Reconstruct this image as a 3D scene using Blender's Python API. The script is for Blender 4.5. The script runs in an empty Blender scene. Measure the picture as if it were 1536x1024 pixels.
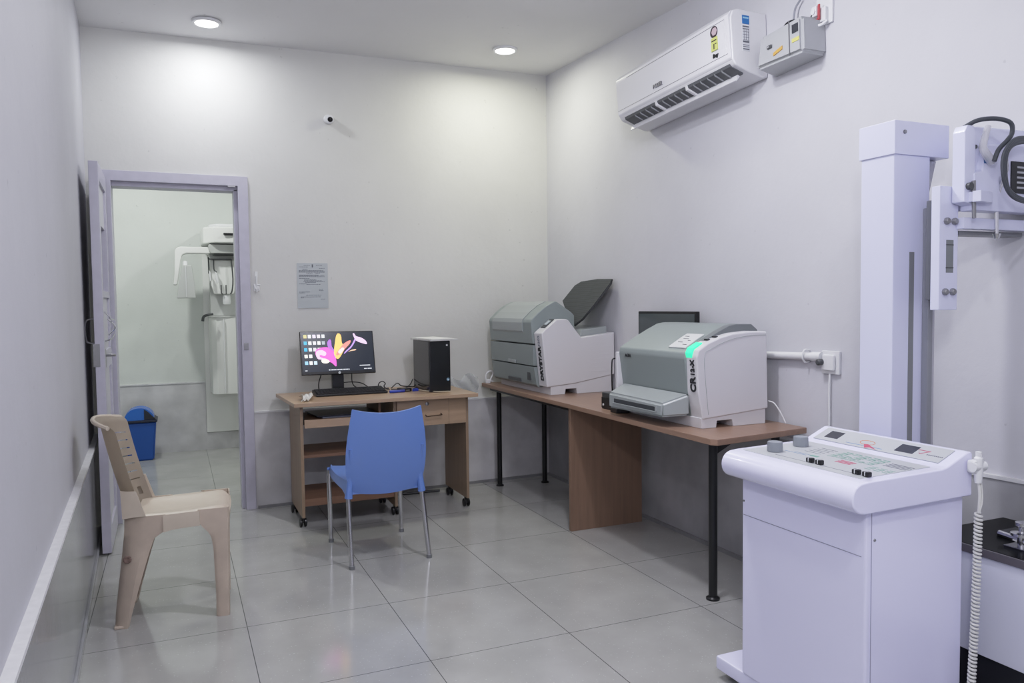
import bpy, bmesh, math, random
from mathutils import Vector, Matrix
random.seed(7)
COL = bpy.context.scene.collection
PI = math.pi

# ------------------------------------------------------------------ materials
def srgb(r, g, b):
    f = lambda c: ((c/255)/12.92 if c/255 <= .04045 else (((c/255)+.055)/1.055)**2.4)
    return (f(r), f(g), f(b), 1)
MATS = {}
def mat(name, rgb, rough=.5, metal=0, noise=0, nscale=8, bump=0, bscale=60, emit=None, estr=0, coat=0, trans=0, alpha=1, spec=.5):
    if name in MATS: return MATS[name]
    m = bpy.data.materials.new(name); m.use_nodes = True
    nt = m.node_tree; N = nt.nodes; L = nt.links
    b = N['Principled BSDF']
    c = srgb(*rgb)
    b.inputs['Base Color'].default_value = c
    b.inputs['Roughness'].default_value = rough
    b.inputs['Metallic'].default_value = metal
    b.inputs['Coat Weight'].default_value = coat
    b.inputs['Transmission Weight'].default_value = trans
    b.inputs['Alpha'].default_value = alpha
    b.inputs['Specular IOR Level'].default_value = spec
    tc = N.new('ShaderNodeTexCoord')
    if noise:
        t = N.new('ShaderNodeTexNoise'); t.inputs['Scale'].default_value = nscale; t.inputs['Detail'].default_value = 5
        L.new(tc.outputs['Object'], t.inputs['Vector'])
        r = N.new('ShaderNodeValToRGB')
        r.color_ramp.elements[0].position = .3; r.color_ramp.elements[1].position = .7
        r.color_ramp.elements[0].color = tuple(x*(1-noise) for x in c[:3])+(1,)
        r.color_ramp.elements[1].color = tuple(min(1, x*(1+noise)) for x in c[:3])+(1,)
        L.new(t.outputs['Fac'], r.inputs['Fac']); L.new(r.outputs['Color'], b.inputs['Base Color'])
    if bump:
        t2 = N.new('ShaderNodeTexNoise'); t2.inputs['Scale'].default_value = bscale; t2.inputs['Detail'].default_value = 4
        L.new(tc.outputs['Object'], t2.inputs['Vector'])
        bp = N.new('ShaderNodeBump'); bp.inputs['Strength'].default_value = bump; bp.inputs['Distance'].default_value = .01
        L.new(t2.outputs['Fac'], bp.inputs['Height']); L.new(bp.outputs['Normal'], b.inputs['Normal'])
    if emit:
        b.inputs['Emission Color'].default_value = srgb(*emit); b.inputs['Emission Strength'].default_value = estr
    MATS[name] = m
    return m

def wood(name, rgb, rough=.35, axis='X', dark=.8):
    if name in MATS: return MATS[name]
    m = bpy.data.materials.new(name); m.use_nodes = True
    nt = m.node_tree; N = nt.nodes; L = nt.links; b = N['Principled BSDF']
    b.inputs['Roughness'].default_value = rough
    tc = N.new('ShaderNodeTexCoord'); mp = N.new('ShaderNodeMapping')
    s = {'X': (1.2, 22, 22), 'Y': (22, 1.2, 22), 'Z': (22, 22, 1.2)}[axis]
    mp.inputs['Scale'].default_value = s
    L.new(tc.outputs['Object'], mp.inputs['Vector'])
    t = N.new('ShaderNodeTexNoise'); t.inputs['Scale'].default_value = 1.3; t.inputs['Detail'].default_value = 8; t.inputs['Roughness'].default_value = .65
    t.inputs['Distortion'].default_value = .4
    L.new(mp.outputs['Vector'], t.inputs['Vector'])
    r = N.new('ShaderNodeValToRGB'); c = srgb(*rgb)
    r.color_ramp.elements[0].position = .3; r.color_ramp.elements[1].position = .68
    r.color_ramp.elements[0].color = tuple(x*dark for x in c[:3])+(1,); r.color_ramp.elements[1].color = tuple(x*1.1 for x in c[:3])+(1,)
    L.new(t.outputs['Fac'], r.inputs['Fac']); L.new(r.outputs['Color'], b.inputs['Base Color'])
    MATS[name] = m
    return m

# ------------------------------------------------------------------ mesh helpers
def nb(): return bmesh.new()
def add_box(bm, x0, x1, y0, y1, z0, z1, bev=0, seg=2, M=None):
    t = bmesh.new()
    vs = [t.verts.new((x, y, z)) for z in (z0, z1) for y in (y0, y1) for x in (x0, x1)]
    for f in ((0,2,3,1),(4,5,7,6),(0,1,5,4),(2,6,7,3),(0,4,6,2),(1,3,7,5)): t.faces.new([vs[i] for i in f])
    if bev: bmesh.ops.bevel(t, geom=t.edges[:], offset=bev, segments=seg, affect='EDGES', profile=.5)
    merge(bm, t, M)
def merge(bm, t, M=None):
    if M is not None: bmesh.ops.transform(t, matrix=M, verts=t.verts)
    me = bpy.data.meshes.new('t'); t.to_mesh(me); t.free(); bm.from_mesh(me); bpy.data.meshes.remove(me)
def add_prism(bm, pts, axis, a, b, bev=0, seg=2, M=None):
    """polygon pts in the plane across axis: axis Y -> (x,z); X -> (y,z); Z -> (x,y)"""
    t = bmesh.new()
    def P(p, c): return {'Y': (p[0], c, p[1]), 'X': (c, p[0], p[1]), 'Z': (p[0], p[1], c)}[axis]
    v0 = [t.verts.new(P(p, a)) for p in pts]; v1 = [t.verts.new(P(p, b)) for p in pts]
    t.faces.new(v0); t.faces.new(v1[::-1])
    n = len(pts)
    for i in range(n): t.faces.new((v0[(i+1) % n], v0[i], v1[i], v1[(i+1) % n]))
    bmesh.ops.recalc_face_normals(t, faces=t.faces[:])
    if bev: bmesh.ops.bevel(t, geom=t.edges[:], offset=bev, segments=seg, affect='EDGES', profile=.5, clamp_overlap=True)
    merge(bm, t, M)
def smoothpath(pts, n=6, closed=False):
    P = [Vector(p) for p in pts]
    if len(P) < 3: return P
    out = []; m = len(P)
    rng = range(m) if closed else range(m-1)
    for i in rng:
        p0 = P[(i-1) % m] if closed or i > 0 else P[0]*2-P[1]
        p1 = P[i]; p2 = P[(i+1) % m]
        p3 = P[(i+2) % m] if closed or i+2 < m else P[-1]*2-P[-2]
        for k in range(n):
            t = k/n
            out.append(.5*((2*p1)+(p2-p0)*t+(2*p0-5*p1+4*p2-p3)*t*t+(3*p1-p0-3*p2+p3)*t**3))
    if not closed: out.append(P[-1])
    return out
def add_tube(bm, pts, r, sides=8, closed=False, smooth=0, r2=None, M=None):
    if smooth: pts = smoothpath(pts, smooth, closed)
    P = [Vector(p) for p in pts]; n = len(P); t = bmesh.new(); rings = []
    up = None
    for i, p in enumerate(P):
        a = P[(i-1) % n] if closed or i > 0 else P[i]; b = P[(i+1) % n] if closed or i < n-1 else P[i]
        d = (b-a).normalized()
        if up is None:
            up = Vector((0, 0, 1)) if abs(d.z) < .9 else Vector((1, 0, 0))
        s = d.cross(up)
        if s.length < 1e-5: s = d.orthogonal()
        s.normalize(); up = s.cross(d).normalized()
        rr = r if r2 is None else r+(r2-r)*i/(n-1)
        rings.append([t.verts.new(p+rr*(math.cos(2*PI*k/sides)*s+math.sin(2*PI*k/sides)*up)) for k in range(sides)])
    for i in range(n if closed else n-1):
        A = rings[i]; B = rings[(i+1) % n]
        for k in range(sides): t.faces.new((A[k], A[(k+1) % sides], B[(k+1) % sides], B[k]))
    if not closed: t.faces.new(rings[0][::-1]); t.faces.new(rings[-1])
    bmesh.ops.recalc_face_normals(t, faces=t.faces[:])
    merge(bm, t, M)
def add_lathe(bm, prof, c=(0, 0, 0), sides=24, axis='Z', M=None, arc=None):
    """prof = [(r, h)...]"""
    t = bmesh.new(); rings = []
    for r, h in prof:
        ring = []
        for k in range(sides):
            a = 2*PI*k/sides; p = (r*math.cos(a), r*math.sin(a), h)
            if axis == 'Y': p = (p[0], h, p[1])
            if axis == 'X': p = (h, p[0], p[1])
            ring.append(t.verts.new(Vector(c)+Vector(p)))
        rings.append(ring)
    for A, B in zip(rings, rings[1:]):
        for k in range(sides): t.faces.new((A[k], A[(k+1) % sides], B[(k+1) % sides], B[k]))
    t.faces.new(rings[0][::-1]); t.faces.new(rings[-1])
    bmesh.ops.remove_doubles(t, verts=t.verts, dist=1e-6)
    bmesh.ops.recalc_face_normals(t, faces=t.faces[:])
    merge(bm, t, M)
def add_grid(bm, fn, nu, nv, th=0, M=None):
    """surface fn(u,v) -> point, solidified by th along its normal"""
    t = bmesh.new()
    V = [[t.verts.new(fn(i/nu, j/nv)) for j in range(nv+1)] for i in range(nu+1)]
    for i in range(nu):
        for j in range(nv): t.faces.new((V[i][j], V[i+1][j], V[i+1][j+1], V[i][j+1]))
    bmesh.ops.recalc_face_normals(t, faces=t.faces[:])
    if th: bmesh.ops.solidify(t, geom=t.faces[:], thickness=th)
    bmesh.ops.recalc_face_normals(t, faces=t.faces[:])
    merge(bm, t, M)

ORG = {}
def thing(name, label, cat, loc, group=None):
    o = bpy.data.objects.new(name, None); COL.objects.link(o)
    o.empty_display_size = .1; o.location = loc
    o['label'] = label; o['category'] = cat
    if group: o['group'] = group
    ORG[o.name] = Vector(loc)
    return o
def obj(name, bm, m, parent=None, smooth=True, kind=None, label=None, cat=None, group=None, org=None, ang=35):
    me = bpy.data.meshes.new(name)
    if parent is not None: O = ORG[parent.name]
    elif org is not None: O = Vector(org)
    else:
        xs = [v.co for v in bm.verts]
        O = Vector(((min(v.x for v in xs)+max(v.x for v in xs))/2, (min(v.y for v in xs)+max(v.y for v in xs))/2, min(v.z for v in xs)))
    bmesh.ops.translate(bm, verts=bm.verts, vec=-O)
    bm.to_mesh(me); bm.free()
    for p in me.polygons: p.use_smooth = smooth
    if smooth:
        try: me.set_sharp_from_angle(angle=math.radians(ang))
        except Exception: pass
    o = bpy.data.objects.new(name, me); COL.objects.link(o)
    if m is not None:
        for mm in (m if isinstance(m, (list, tuple)) else [m]): me.materials.append(mm)
    if smooth:
        wn = o.modifiers.new('weighted_normal', 'WEIGHTED_NORMAL'); wn.keep_sharp = True; wn.mode = 'FACE_AREA'
    if parent is not None: o.parent = parent
    else: o.location = O
    ORG[o.name] = O
    if kind: o['kind'] = kind
    if label: o['label'] = label
    if cat: o['category'] = cat
    if group: o['group'] = group
    return o
def boxo(name, dims, m, parent=None, bev=.002, **k):
    bm = nb(); add_box(bm, *dims, bev=bev); return obj(name, bm, m, parent, **k)
def struct(name, bm, m, **k): return obj(name, bm, m, kind='structure', smooth=False, **k)
def add_text(bm, body, size, origin, right, up, ext=.0006, align='LEFT', off=.018):
    """flat raised lettering; right/up = unit vectors of the reading direction"""
    cu = bpy.data.curves.new('txt', 'FONT'); cu.body = body; cu.size = size; cu.extrude = ext; cu.align_x = align; cu.offset = size*off
    o = bpy.data.objects.new('txt', cu); COL.objects.link(o)
    bpy.context.view_layer.update()
    dg = bpy.context.evaluated_depsgraph_get()
    me = bpy.data.meshes.new_from_object(o.evaluated_get(dg))
    R = Vector(right).normalized(); U = Vector(up).normalized(); Nn = R.cross(U)
    M = Matrix(((R.x, U.x, Nn.x, origin[0]), (R.y, U.y, Nn.y, origin[1]), (R.z, U.z, Nn.z, origin[2]), (0, 0, 0, 1)))
    me.transform(M); bm.from_mesh(me)
    bpy.data.objects.remove(o); bpy.data.curves.remove(cu); bpy.data.meshes.remove(me)
def T(x, y, z): return Matrix.Translation((x, y, z))
def ROT(c, ang, axis): return T(*c) @ Matrix.Rotation(math.radians(ang), 4, axis) @ T(-c[0], -c[1], -c[2])

# ------------------------------------------------------------------ camera
CZ = 1.3034
yaw, pitch, roll, F = 0.40882, 0.048158, -0.011968, 1167.43
f_ = Vector((math.sin(yaw)*math.cos(pitch), math.cos(yaw)*math.cos(pitch), -math.sin(pitch)))
r_ = Vector((math.cos(yaw), -math.sin(yaw), 0)); u_ = r_.cross(f_)
R_ = math.cos(roll)*r_+math.sin(roll)*u_; U_ = -math.sin(roll)*r_+math.cos(roll)*u_
cam = bpy.data.cameras.new('camera'); cam.sensor_width = 36; cam.lens = F/1536*36; cam.clip_start = .05
co = bpy.data.objects.new('camera', cam); COL.objects.link(co)
co.matrix_world = Matrix(((R_.x, U_.x, -f_.x, 0), (R_.y, U_.y, -f_.y, 0), (R_.z, U_.z, -f_.z, CZ), (0, 0, 0, 1)))
bpy.context.scene.camera = co

# ------------------------------------------------------------------ room
def wallmat(name, rgb, s=1.0):
    m = mat(name, rgb, rough=.62, spec=.3)
    nt = m.node_tree; N = nt.nodes; L = nt.links; b = N['Principled BSDF']
    tc = N.new('ShaderNodeTexCoord')
    t = N.new('ShaderNodeTexNoise'); t.inputs['Scale'].default_value = 1.6; t.inputs['Detail'].default_value = 6; t.inputs['Roughness'].default_value = .55
    L.new(tc.outputs['Object'], t.inputs['Vector'])
    c = srgb(*rgb); r = N.new('ShaderNodeValToRGB')
    r.color_ramp.elements[0].position = .3; r.color_ramp.elements[1].position = .7
    r.color_ramp.elements[0].color = tuple(x*(1-.05*s) for x in c[:3])+(1,); r.color_ramp.elements[1].color = tuple(min(1, x*(1+.03*s)) for x in c[:3])+(1,)
    L.new(t.outputs['Fac'], r.inputs['Fac'])
    # scattered tiny stains
    v = N.new('ShaderNodeTexNoise'); v.inputs['Scale'].default_value = 26; v.inputs['Detail'].default_value = 2
    L.new(tc.outputs['Object'], v.inputs['Vector'])
    th = N.new('ShaderNodeMapRange'); th.inputs['From Min'].default_value = .735; th.inputs['From Max'].default_value = .78
    th.inputs['To Min'].default_value = 0; th.inputs['To Max'].default_value = .3
    L.new(v.outputs['Fac'], th.inputs['Value'])
    mx = N.new('ShaderNodeMix'); mx.data_type = 'RGBA'; mx.inputs['B'].default_value = tuple(x*.45 for x in c[:3])+(1,)
    L.new(th.outputs['Result'], mx.inputs['Factor']); L.new(r.outputs['Color'], mx.inputs['A']); L.new(mx.outputs['Result'], b.inputs['Base Color'])
    t2 = N.new('ShaderNodeTexNoise'); t2.inputs['Scale'].default_value = 7; t2.inputs['Detail'].default_value = 8; t2.inputs['Roughness'].default_value = .6
    L.new(tc.outputs['Object'], t2.inputs['Vector'])
    bp = N.new('ShaderNodeBump'); bp.inputs['Strength'].default_value = .14*s; bp.inputs['Distance'].default_value = .02
    L.new(t2.outputs['Fac'], bp.inputs['Height']); L.new(bp.outputs['Normal'], b.inputs['Normal'])
    return m
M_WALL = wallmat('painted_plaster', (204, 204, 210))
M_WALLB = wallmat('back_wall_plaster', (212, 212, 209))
M_WALL_SHADED = wallmat('left_wall_shaded_plaster', (188, 188, 194))  # same wall paint, darkened to carry the dimmer light on this side
M_CEIL = wallmat('ceiling_paint', (224, 224, 225), .6)
M_INNER = wallmat('inner_room_plaster', (218, 222, 218))
def dadomat(name, rgb, rough):
    m = mat(name, rgb, rough=rough, noise=.16, nscale=5, bump=.05, bscale=30, spec=.5)
    return m
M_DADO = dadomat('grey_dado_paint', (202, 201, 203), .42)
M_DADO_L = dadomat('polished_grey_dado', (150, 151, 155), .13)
M_LEDGE = mat('white_ledge_paint', (214, 214, 216), rough=.5, noise=.06, nscale=30)

WR = 2.60                                       # right wall
def wlX(y): return -.455+(5.21-y)*.036           # left wall leans a little
def wbY(x): return 5.224+(x+.455)*.026           # back wall
YF = -1.6                                        # front wall, behind the camera

def floor_mat():
    m = bpy.data.materials.new('vitrified_floor_tiles'); m.use_nodes = True
    nt = m.node_tree; N = nt.nodes; L = nt.links; b = N['Principled BSDF']
    uv = N.new('ShaderNodeUVMap'); uv.uv_map = 'tiles'
    sep = N.new('ShaderNodeSeparateXYZ'); L.new(uv.outputs['UV'], sep.inputs['Vector'])
    def line(sock):
        a = N.new('ShaderNodeMath'); a.operation = 'PINGPONG'; a.inputs[1].default_value = .5; L.new(sock, a.inputs[0])
        c = N.new('ShaderNodeMath'); c.operation = 'LESS_THAN'; c.inputs[1].default_value = .0028; L.new(a.outputs[0], c.inputs[0]); return c.outputs[0]
    mx = N.new('ShaderNodeMath'); mx.operation = 'MAXIMUM'; L.new(line(sep.outputs['X']), mx.inputs[0]); L.new(line(sep.outputs['Y']), mx.inputs[1])
    tc = N.new('ShaderNodeTexCoord')
    n1 = N.new('ShaderNodeTexNoise'); n1.inputs['Scale'].default_value = 3.5; n1.inputs['Detail'].default_value = 8; L.new(tc.outputs['Object'], n1.inputs['Vector'])
    r1 = N.new('ShaderNodeValToRGB'); r1.color_ramp.elements[0].position = .3; r1.color_ramp.elements[1].position = .7
    r1.color_ramp.elements[0].color = srgb(160, 160, 157); r1.color_ramp.elements[1].color = srgb(174, 174, 171)
    L.new(n1.outputs['Fac'], r1.inputs['Fac'])
    n2 = N.new('ShaderNodeTexVoronoi'); n2.inputs['Scale'].default_value = 70; L.new(tc.outputs['Object'], n2.inputs['Vector'])
    s = N.new('ShaderNodeMapRange'); s.inputs['From Min'].default_value = .12; s.inputs['From Max'].default_value = .2; s.inputs['To Min'].default_value = .5; s.inputs['To Max'].default_value = 0
    L.new(n2.outputs['Distance'], s.inputs['Value'])
    wn = N.new('ShaderNodeSeparateXYZ'); L.new(n2.outputs['Color'], wn.inputs['Vector'])
    gt = N.new('ShaderNodeMath'); gt.operation = 'GREATER_THAN'; gt.inputs[1].default_value = .6; L.new(wn.outputs['X'], gt.inputs[0])
    ml = N.new('ShaderNodeMath'); ml.operation = 'MULTIPLY'; L.new(s.outputs['Result'], ml.inputs[0]); L.new(gt.outputs[0], ml.inputs[1])
    m1 = N.new('ShaderNodeMix'); m1.data_type = 'RGBA'; m1.inputs['B'].default_value = srgb(205, 206, 205)
    L.new(ml.outputs[0], m1.inputs['Factor']); L.new(r1.outputs['Color'], m1.inputs['A'])
    m2 = N.new('ShaderNodeMix'); m2.data_type = 'RGBA'; m2.inputs['B'].default_value = srgb(92, 93, 92)
    L.new(mx.outputs[0], m2.inputs['Factor']); L.new(m1.outputs['Result'], m2.inputs['A']); L.new(m2.outputs['Result'], b.inputs['Base Color'])
    b.inputs['Roughness'].default_value = .12; b.inputs['Specular IOR Level'].default_value = .5
    n3 = N.new('ShaderNodeTexNoise'); n3.inputs['Scale'].default_value = 2.2; L.new(tc.outputs['Object'], n3.inputs['Vector'])
    bp = N.new('ShaderNodeBump'); bp.inputs['Strength'].default_value = .015; bp.inputs['Distance'].default_value = .02
    L.new(n3.outputs['Fac'], bp.inputs['Height']); L.new(bp.outputs['Normal'], b.inputs['Normal'])
    return m
xs = [-1.56, -.96, -.36, .235, .825, 1.397, 2.035, 2.63, 3.2]
ys = [-2.2, -1.6, -1.0, -.38, .235, .85, 1.46, 2.075, 2.69, 3.297, 3.925, 4.575, 5.2, 5.82, 6.45, 7.06, 7.68, 8.3]
bm = nb(); uvl = bm.loops.layers.uv.new('tiles')
V = [[bm.verts.new((x, y, 0)) for y in ys] for x in xs]
for i in range(len(xs)-1):
    for j in range(len(ys)-1):
        f = bm.faces.new((V[i][j], V[i+1][j], V[i+1][j+1], V[i][j+1]))
        for l, (a, c) in zip(f.loops, ((i, j), (i+1, j), (i+1, j+1), (i, j+1))): l[uvl].uv = (a, c)
struct('floor', bm, floor_mat())

# ceiling: slightly sagging towards the front right like the photo's
bm = nb()
cy = [YF-.1, 1.0, 3.5, 5.45]; zl = [2.93, 2.93, 2.935, 2.942]; zr = [2.90, 2.90, 2.925, 3.005]
lo = [(bm.verts.new((-.9, y, a)), bm.verts.new((2.75, y, b))) for y, a, b in zip(cy, zl, zr)]
for A, B in zip(lo, lo[1:]): bm.faces.new((A[0], A[1], B[1], B[0]))
struct('ceiling', bm, M_CEIL)

HT = 3.1
bm = nb(); add_prism(bm, [(wlX(YF), YF), (wlX(5.6), 5.6), (-.9, 5.6), (-.9, YF)], 'Z', 0, HT); struct('wall_left', bm, M_WALL_SHADED)
bm = nb(); add_prism(bm, [(WR, YF), (WR, 5.6), (2.75, 5.6), (2.75, YF)], 'Z', 0, HT); struct('wall_right', bm, M_WALL)
bm = nb(); add_prism(bm, [(-.9, YF), (2.75, YF), (2.75, YF-.15), (-.9, YF-.15)], 'Z', 0, HT); struct('wall_front', bm, M_WALL)
DX0, DX1, DZ = -.386, .452, 2.128                # door opening including its frame
YB = 5.42
def bp_(x0, x1): return [(x0, wbY(x0)), (x1, wbY(x1)), (x1, YB), (x0, YB)]
bm = nb()
add_prism(bm, bp_(-.7, DX0), 'Z', 0, HT); add_prism(bm, bp_(DX1, 2.7), 'Z', 0, HT); add_prism(bm, bp_(DX0, DX1), 'Z', DZ, HT)
struct('wall_back', bm, M_WALLB)
# inner room
IY = 7.65
for nm, d in (('wall_inner_back', (-1.7, 2.9, IY, IY+.12, 0, 3.1)), ('wall_inner_left', (-1.55, -1.43, YB, IY+.02, 0, 3.1)), ('wall_inner_right', (2.6, 2.72, YB, IY+.02, 0, 3.1))):
    bm = nb(); add_box(bm, *d); struct(nm, bm, M_INNER)
bm = nb(); add_box(bm, -1.7, 2.9, YB-.02, IY+.1, 2.95, 3.1); struct('ceiling_inner', bm, M_CEIL)
# dado panels (grey lower wall) and their white top ledge
def dado(n, ptsxy, z0, z1, m, led=.012):
    bm = nb(); t = bmesh.new()
    (xa, ya, xb, yb, nx, ny) = ptsxy; za, zb = z1
    def q(o, zs):
        return [(xa, ya, zs[0]), (xb, yb, zs[1]), (xb+nx*o, yb+ny*o, zs[1]), (xa+nx*o, ya+ny*o, zs[0])]
    vb = [t.verts.new(p) for p in q(led, (z0, z0))]; vt = [t.verts.new(p) for p in q(led, (za, zb))]
    t.faces.new(vb); t.faces.new(vt[::-1])
    for i in range(4): t.faces.new((vb[(i+1) % 4], vb[i], vt[i], vt[(i+1) % 4]))
    bmesh.ops.recalc_face_normals(t, faces=t.faces[:]); merge(bm, t)
    struct('trim_%d' % n, bm, m)
    bm = nb(); t = bmesh.new(); o = led+.006
    vb = [t.verts.new(p) for p in q(o, (za-.004, zb-.004))]; vt = [t.verts.new(p) for p in q(o, (za+.008, zb+.008))]
    t.faces.new(vb); t.faces.new(vt[::-1])
    for i in range(4): t.faces.new((vb[(i+1) % 4], vb[i], vt[i], vt[(i+1) % 4]))
    bmesh.ops.recalc_face_normals(t, faces=t.faces[:]); merge(bm, t)
    struct('trim_%d' % (n+1), bm, M_LEDGE)
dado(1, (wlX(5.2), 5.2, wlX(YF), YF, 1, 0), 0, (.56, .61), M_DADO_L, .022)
dado(3, (DX1+.001, wbY(DX1), 2.6, wbY(2.6), 0, -1), 0, (.625, .612), M_DADO)
dado(5, (WR, 5.29, WR, 1.5, -1, 0), 0, (.612, .69), dadomat('right_dado_shaded_paint', (160, 160, 163), .45))  # dado grey darkened here to deepen the shade under the tables
dado(7, (-1.43, IY, .243, IY, 0, -1), 0, (.622, .622), M_DADO, .006)
bm = nb(); add_box(bm, .243, 2.6, IY-.006, IY, 0, .155); struct('trim_9', bm, M_DADO)
# thin wavy skirting of the right and back wall
M_SK = mat('grey_skirting', (132, 132, 134), rough=.5, noise=.1, nscale=20)
bm = nb(); add_box(bm, WR-.024, WR-.011, 1.5, 5.28, 0, .02); struct('baseboard_right', bm, M_SK)
bm = nb(); add_prism(bm, [(DX1+.01, wbY(DX1)-.024), (2.6, wbY(2.6)-.024), (2.6, wbY(2.6)-.011), (DX1+.01, wbY(DX1)-.011)], 'Z', 0, .018); struct('baseboard_back', bm, M_SK)
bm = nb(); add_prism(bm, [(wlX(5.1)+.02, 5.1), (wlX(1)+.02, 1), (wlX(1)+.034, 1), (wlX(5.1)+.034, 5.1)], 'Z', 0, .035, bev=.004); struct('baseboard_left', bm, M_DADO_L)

# ------------------------------------------------------------------ door frame and leaf
M_LAV = mat('lavender_door_enamel', (188, 186, 200), rough=.35, noise=.04, nscale=20)
M_LAV2 = mat('lavender_door_panel', (198, 197, 205), rough=.4)
M_STEEL = mat('dull_steel', (150, 150, 152), rough=.35, metal=.8)
M_BLACKP = mat('black_plastic', (24, 25, 28), rough=.4)
M_CHROME = mat('chrome', (205, 205, 208), rough=.15, metal=1)
M_WPL = mat('white_plastic', (225, 226, 228), rough=.35)
yf = wbY(0)-.012
bm = nb()
add_box(bm, DX0, DX0+.062, yf, YB-.02, 0, 2.07, .003); add_box(bm, DX1-.062, DX1, yf, YB-.02, 0, 2.07, .003); add_box(bm, DX0, DX1, yf, YB-.02, 2.066, DZ, .003)
add_box(bm, DX1-.085, DX1-.06, yf+.05, YB-.03, 0, 2.05, .002); add_box(bm, DX0+.06, DX1-.06, yf+.05, YB-.03, 2.04, 2.068, .002)
fr = obj('door_1', bm, M_LAV, kind='structure')
bm = nb(); add_box(bm, DX1-.05, DX1-.022, yf-.004, yf+.002, 1.03, 1.075, bev=.002); add_tube(bm, [(DX1-.036, yf-.008, 1.042), (DX1-.036, yf+.001, 1.042)], .008); obj('strike_plate', bm, M_STEEL, fr)
bm = nb(); add_box(bm, DX1-.12, DX1-.075, yf+.0, yf+.02, 2.058, 2.068); obj('latch_keeper', bm, M_STEEL, fr)
# leaf: swung open against the left wall
LX0, LX1, LY0, LY1 = -.392, -.347, 4.585, 5.19
LM = ROT((LX0, LY1, 0), 0.6, 'Z')
d2 = thing('door_2', 'lavender door', 'door', (LX1, LY1, 0)); del d2['label']; del d2['category']; d2['kind'] = 'structure'
bm = nb(); W_ = .085
add_box(bm, LX0, LX1, LY0, LY0+.075, .01, 2.07, .003, M=LM); add_box(bm, LX0, LX1, LY1-.07, LY1, .01, 2.07, .003, M=LM)
for z0, z1 in ((.01, .14), (.98, 1.08), (1.365, 1.40), (1.98, 2.07)): add_box(bm, LX0, LX1, LY0+.07, LY1-.065, z0, z1, .002, M=LM)
obj('leaf_frame', bm, M_LAV, d2)
bm = nb()
for z0, z1 in ((.13, .985), (1.07, 1.37), (1.76, 1.985)): add_box(bm, LX0+.012, LX1-.012, LY0+.07, LY1-.065, z0, z1, M=LM)
obj('leaf_panel', bm, M_LAV2, d2)
bm = nb(); add_box(bm, LX0+.014, LX1-.03, LY0+.07, LY1-.065, 1.395, 1.765, M=LM); obj('window_pane', bm, mat('dark_frosted_pane', (128, 128, 140), rough=.3), d2)
bm = nb(); add_tube(bm, [(LX1, 4.70, 1.29), (LX1+.025, 4.70, 1.265), (LX1+.03, 4.72, 1.25), (LX1+.03, 4.98, 1.24)], .004, smooth=3); add_tube(bm, [(LX1, 4.72, 1.13), (LX1+.03, 4.74, 1.14), (LX1+.03, 4.98, 1.16)], .004, smooth=3)
add_tube(bm, [(LX1, 4.98, 1.245), (LX1+.035, 4.985, 1.2), (LX1, 4.98, 1.155)], .005, smooth=4); obj('pull_handle', bm, M_CHROME, d2)
bm = nb(); add_box(bm, LX1-.002, LX1+.006, 4.66, 4.70, .99, 1.09, .002); add_tube(bm, [(LX1, 4.68, 1.055), (LX1+.04, 4.68, 1.055), (LX1+.042, 4.76, 1.05)], .007, smooth=3); obj('lever_handle', bm, M_STEEL, d2)
bm = nb(); add_tube(bm, [(LX0+.01, 4.66, 1.25), (LX0-.03, 4.66, 1.245), (LX0-.042, 4.66, 1.215), (LX0-.04, 4.66, 1.15), (LX0-.028, 4.66, 1.125), (LX0+.01, 4.66, 1.12)], .005, smooth=4); obj('outer_handle', bm, M_STEEL, d2)
bm = nb(); add_box(bm, LX0-.002, LX0+.03, LY0-.0015, LY0+.002, 1.0, 1.12); obj('lock_faceplate', bm, M_STEEL, d2)

# ------------------------------------------------------------------ ceiling lights
M_GLOW = mat('led_diffuser', (255, 255, 255), emit=(255, 255, 252), estr=14)
for (x, y, zc, lab) in ((.222, 4.905, 2.952, 'round recessed ceiling light on the left, above the doorway'), (2.05, 4.79, 2.974, 'round recessed ceiling light near the right corner above the two printers')):
    t = thing('ceiling_light', lab, 'ceiling light', (x, y, zc), 'recessed ceiling lights')
    bm = nb(); add_lathe(bm, [(.062, .012), (.082, .008), (.082, -.001), (.078, -.006), (.066, -.007), (.062, -.003)], (x, y, zc-.004)); obj('trim_ring', bm, M_WPL, t)
    bm = nb(); add_lathe(bm, [(.0, .0), (.062, .0), (.062, -.004), (.0, -.005)], (x, y, zc-.004)); obj('diffuser', bm, M_GLOW, t)
# ------------------------------------------------------------------ security camera, notice, tower bolt
y0 = wbY(.976)
t = thing('security_camera', 'small white round security camera with black lens high on the back wall', 'camera', (.976, y0, 2.52))
RM = ROT((.976, y0, 2.53), 0, 'X')
bm = nb(); add_lathe(bm, [(.0, 0), (.03, 0), (.031, -.012), (.024, -.018), (0, -.018)], (.972, y0, 2.535), axis='Y'); obj('mount', bm, M_WPL, t)
HM = ROT((.976, y0-.03, 2.53), 12, 'X') @ ROT((.976, y0-.03, 2.53), -12, 'Z')
bm = nb(); add_lathe(bm, [(.0, .018), (.018, .016), (.026, .004), (.028, -.01), (.026, -.02), (.02, -.024), (.0, -.024)], (.978, y0-.03, 2.53), axis='Y', M=HM); obj('housing', bm, M_WPL, t)
bm = nb(); add_lathe(bm, [(.0, .0), (.017, 0), (.016, -.005), (.008, -.008), (0, -.009)], (.981, y0-.0535, 2.53), axis='Y', M=HM); obj('lens', bm, mat('lens_black', (12, 12, 14), rough=.1), t)

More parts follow.
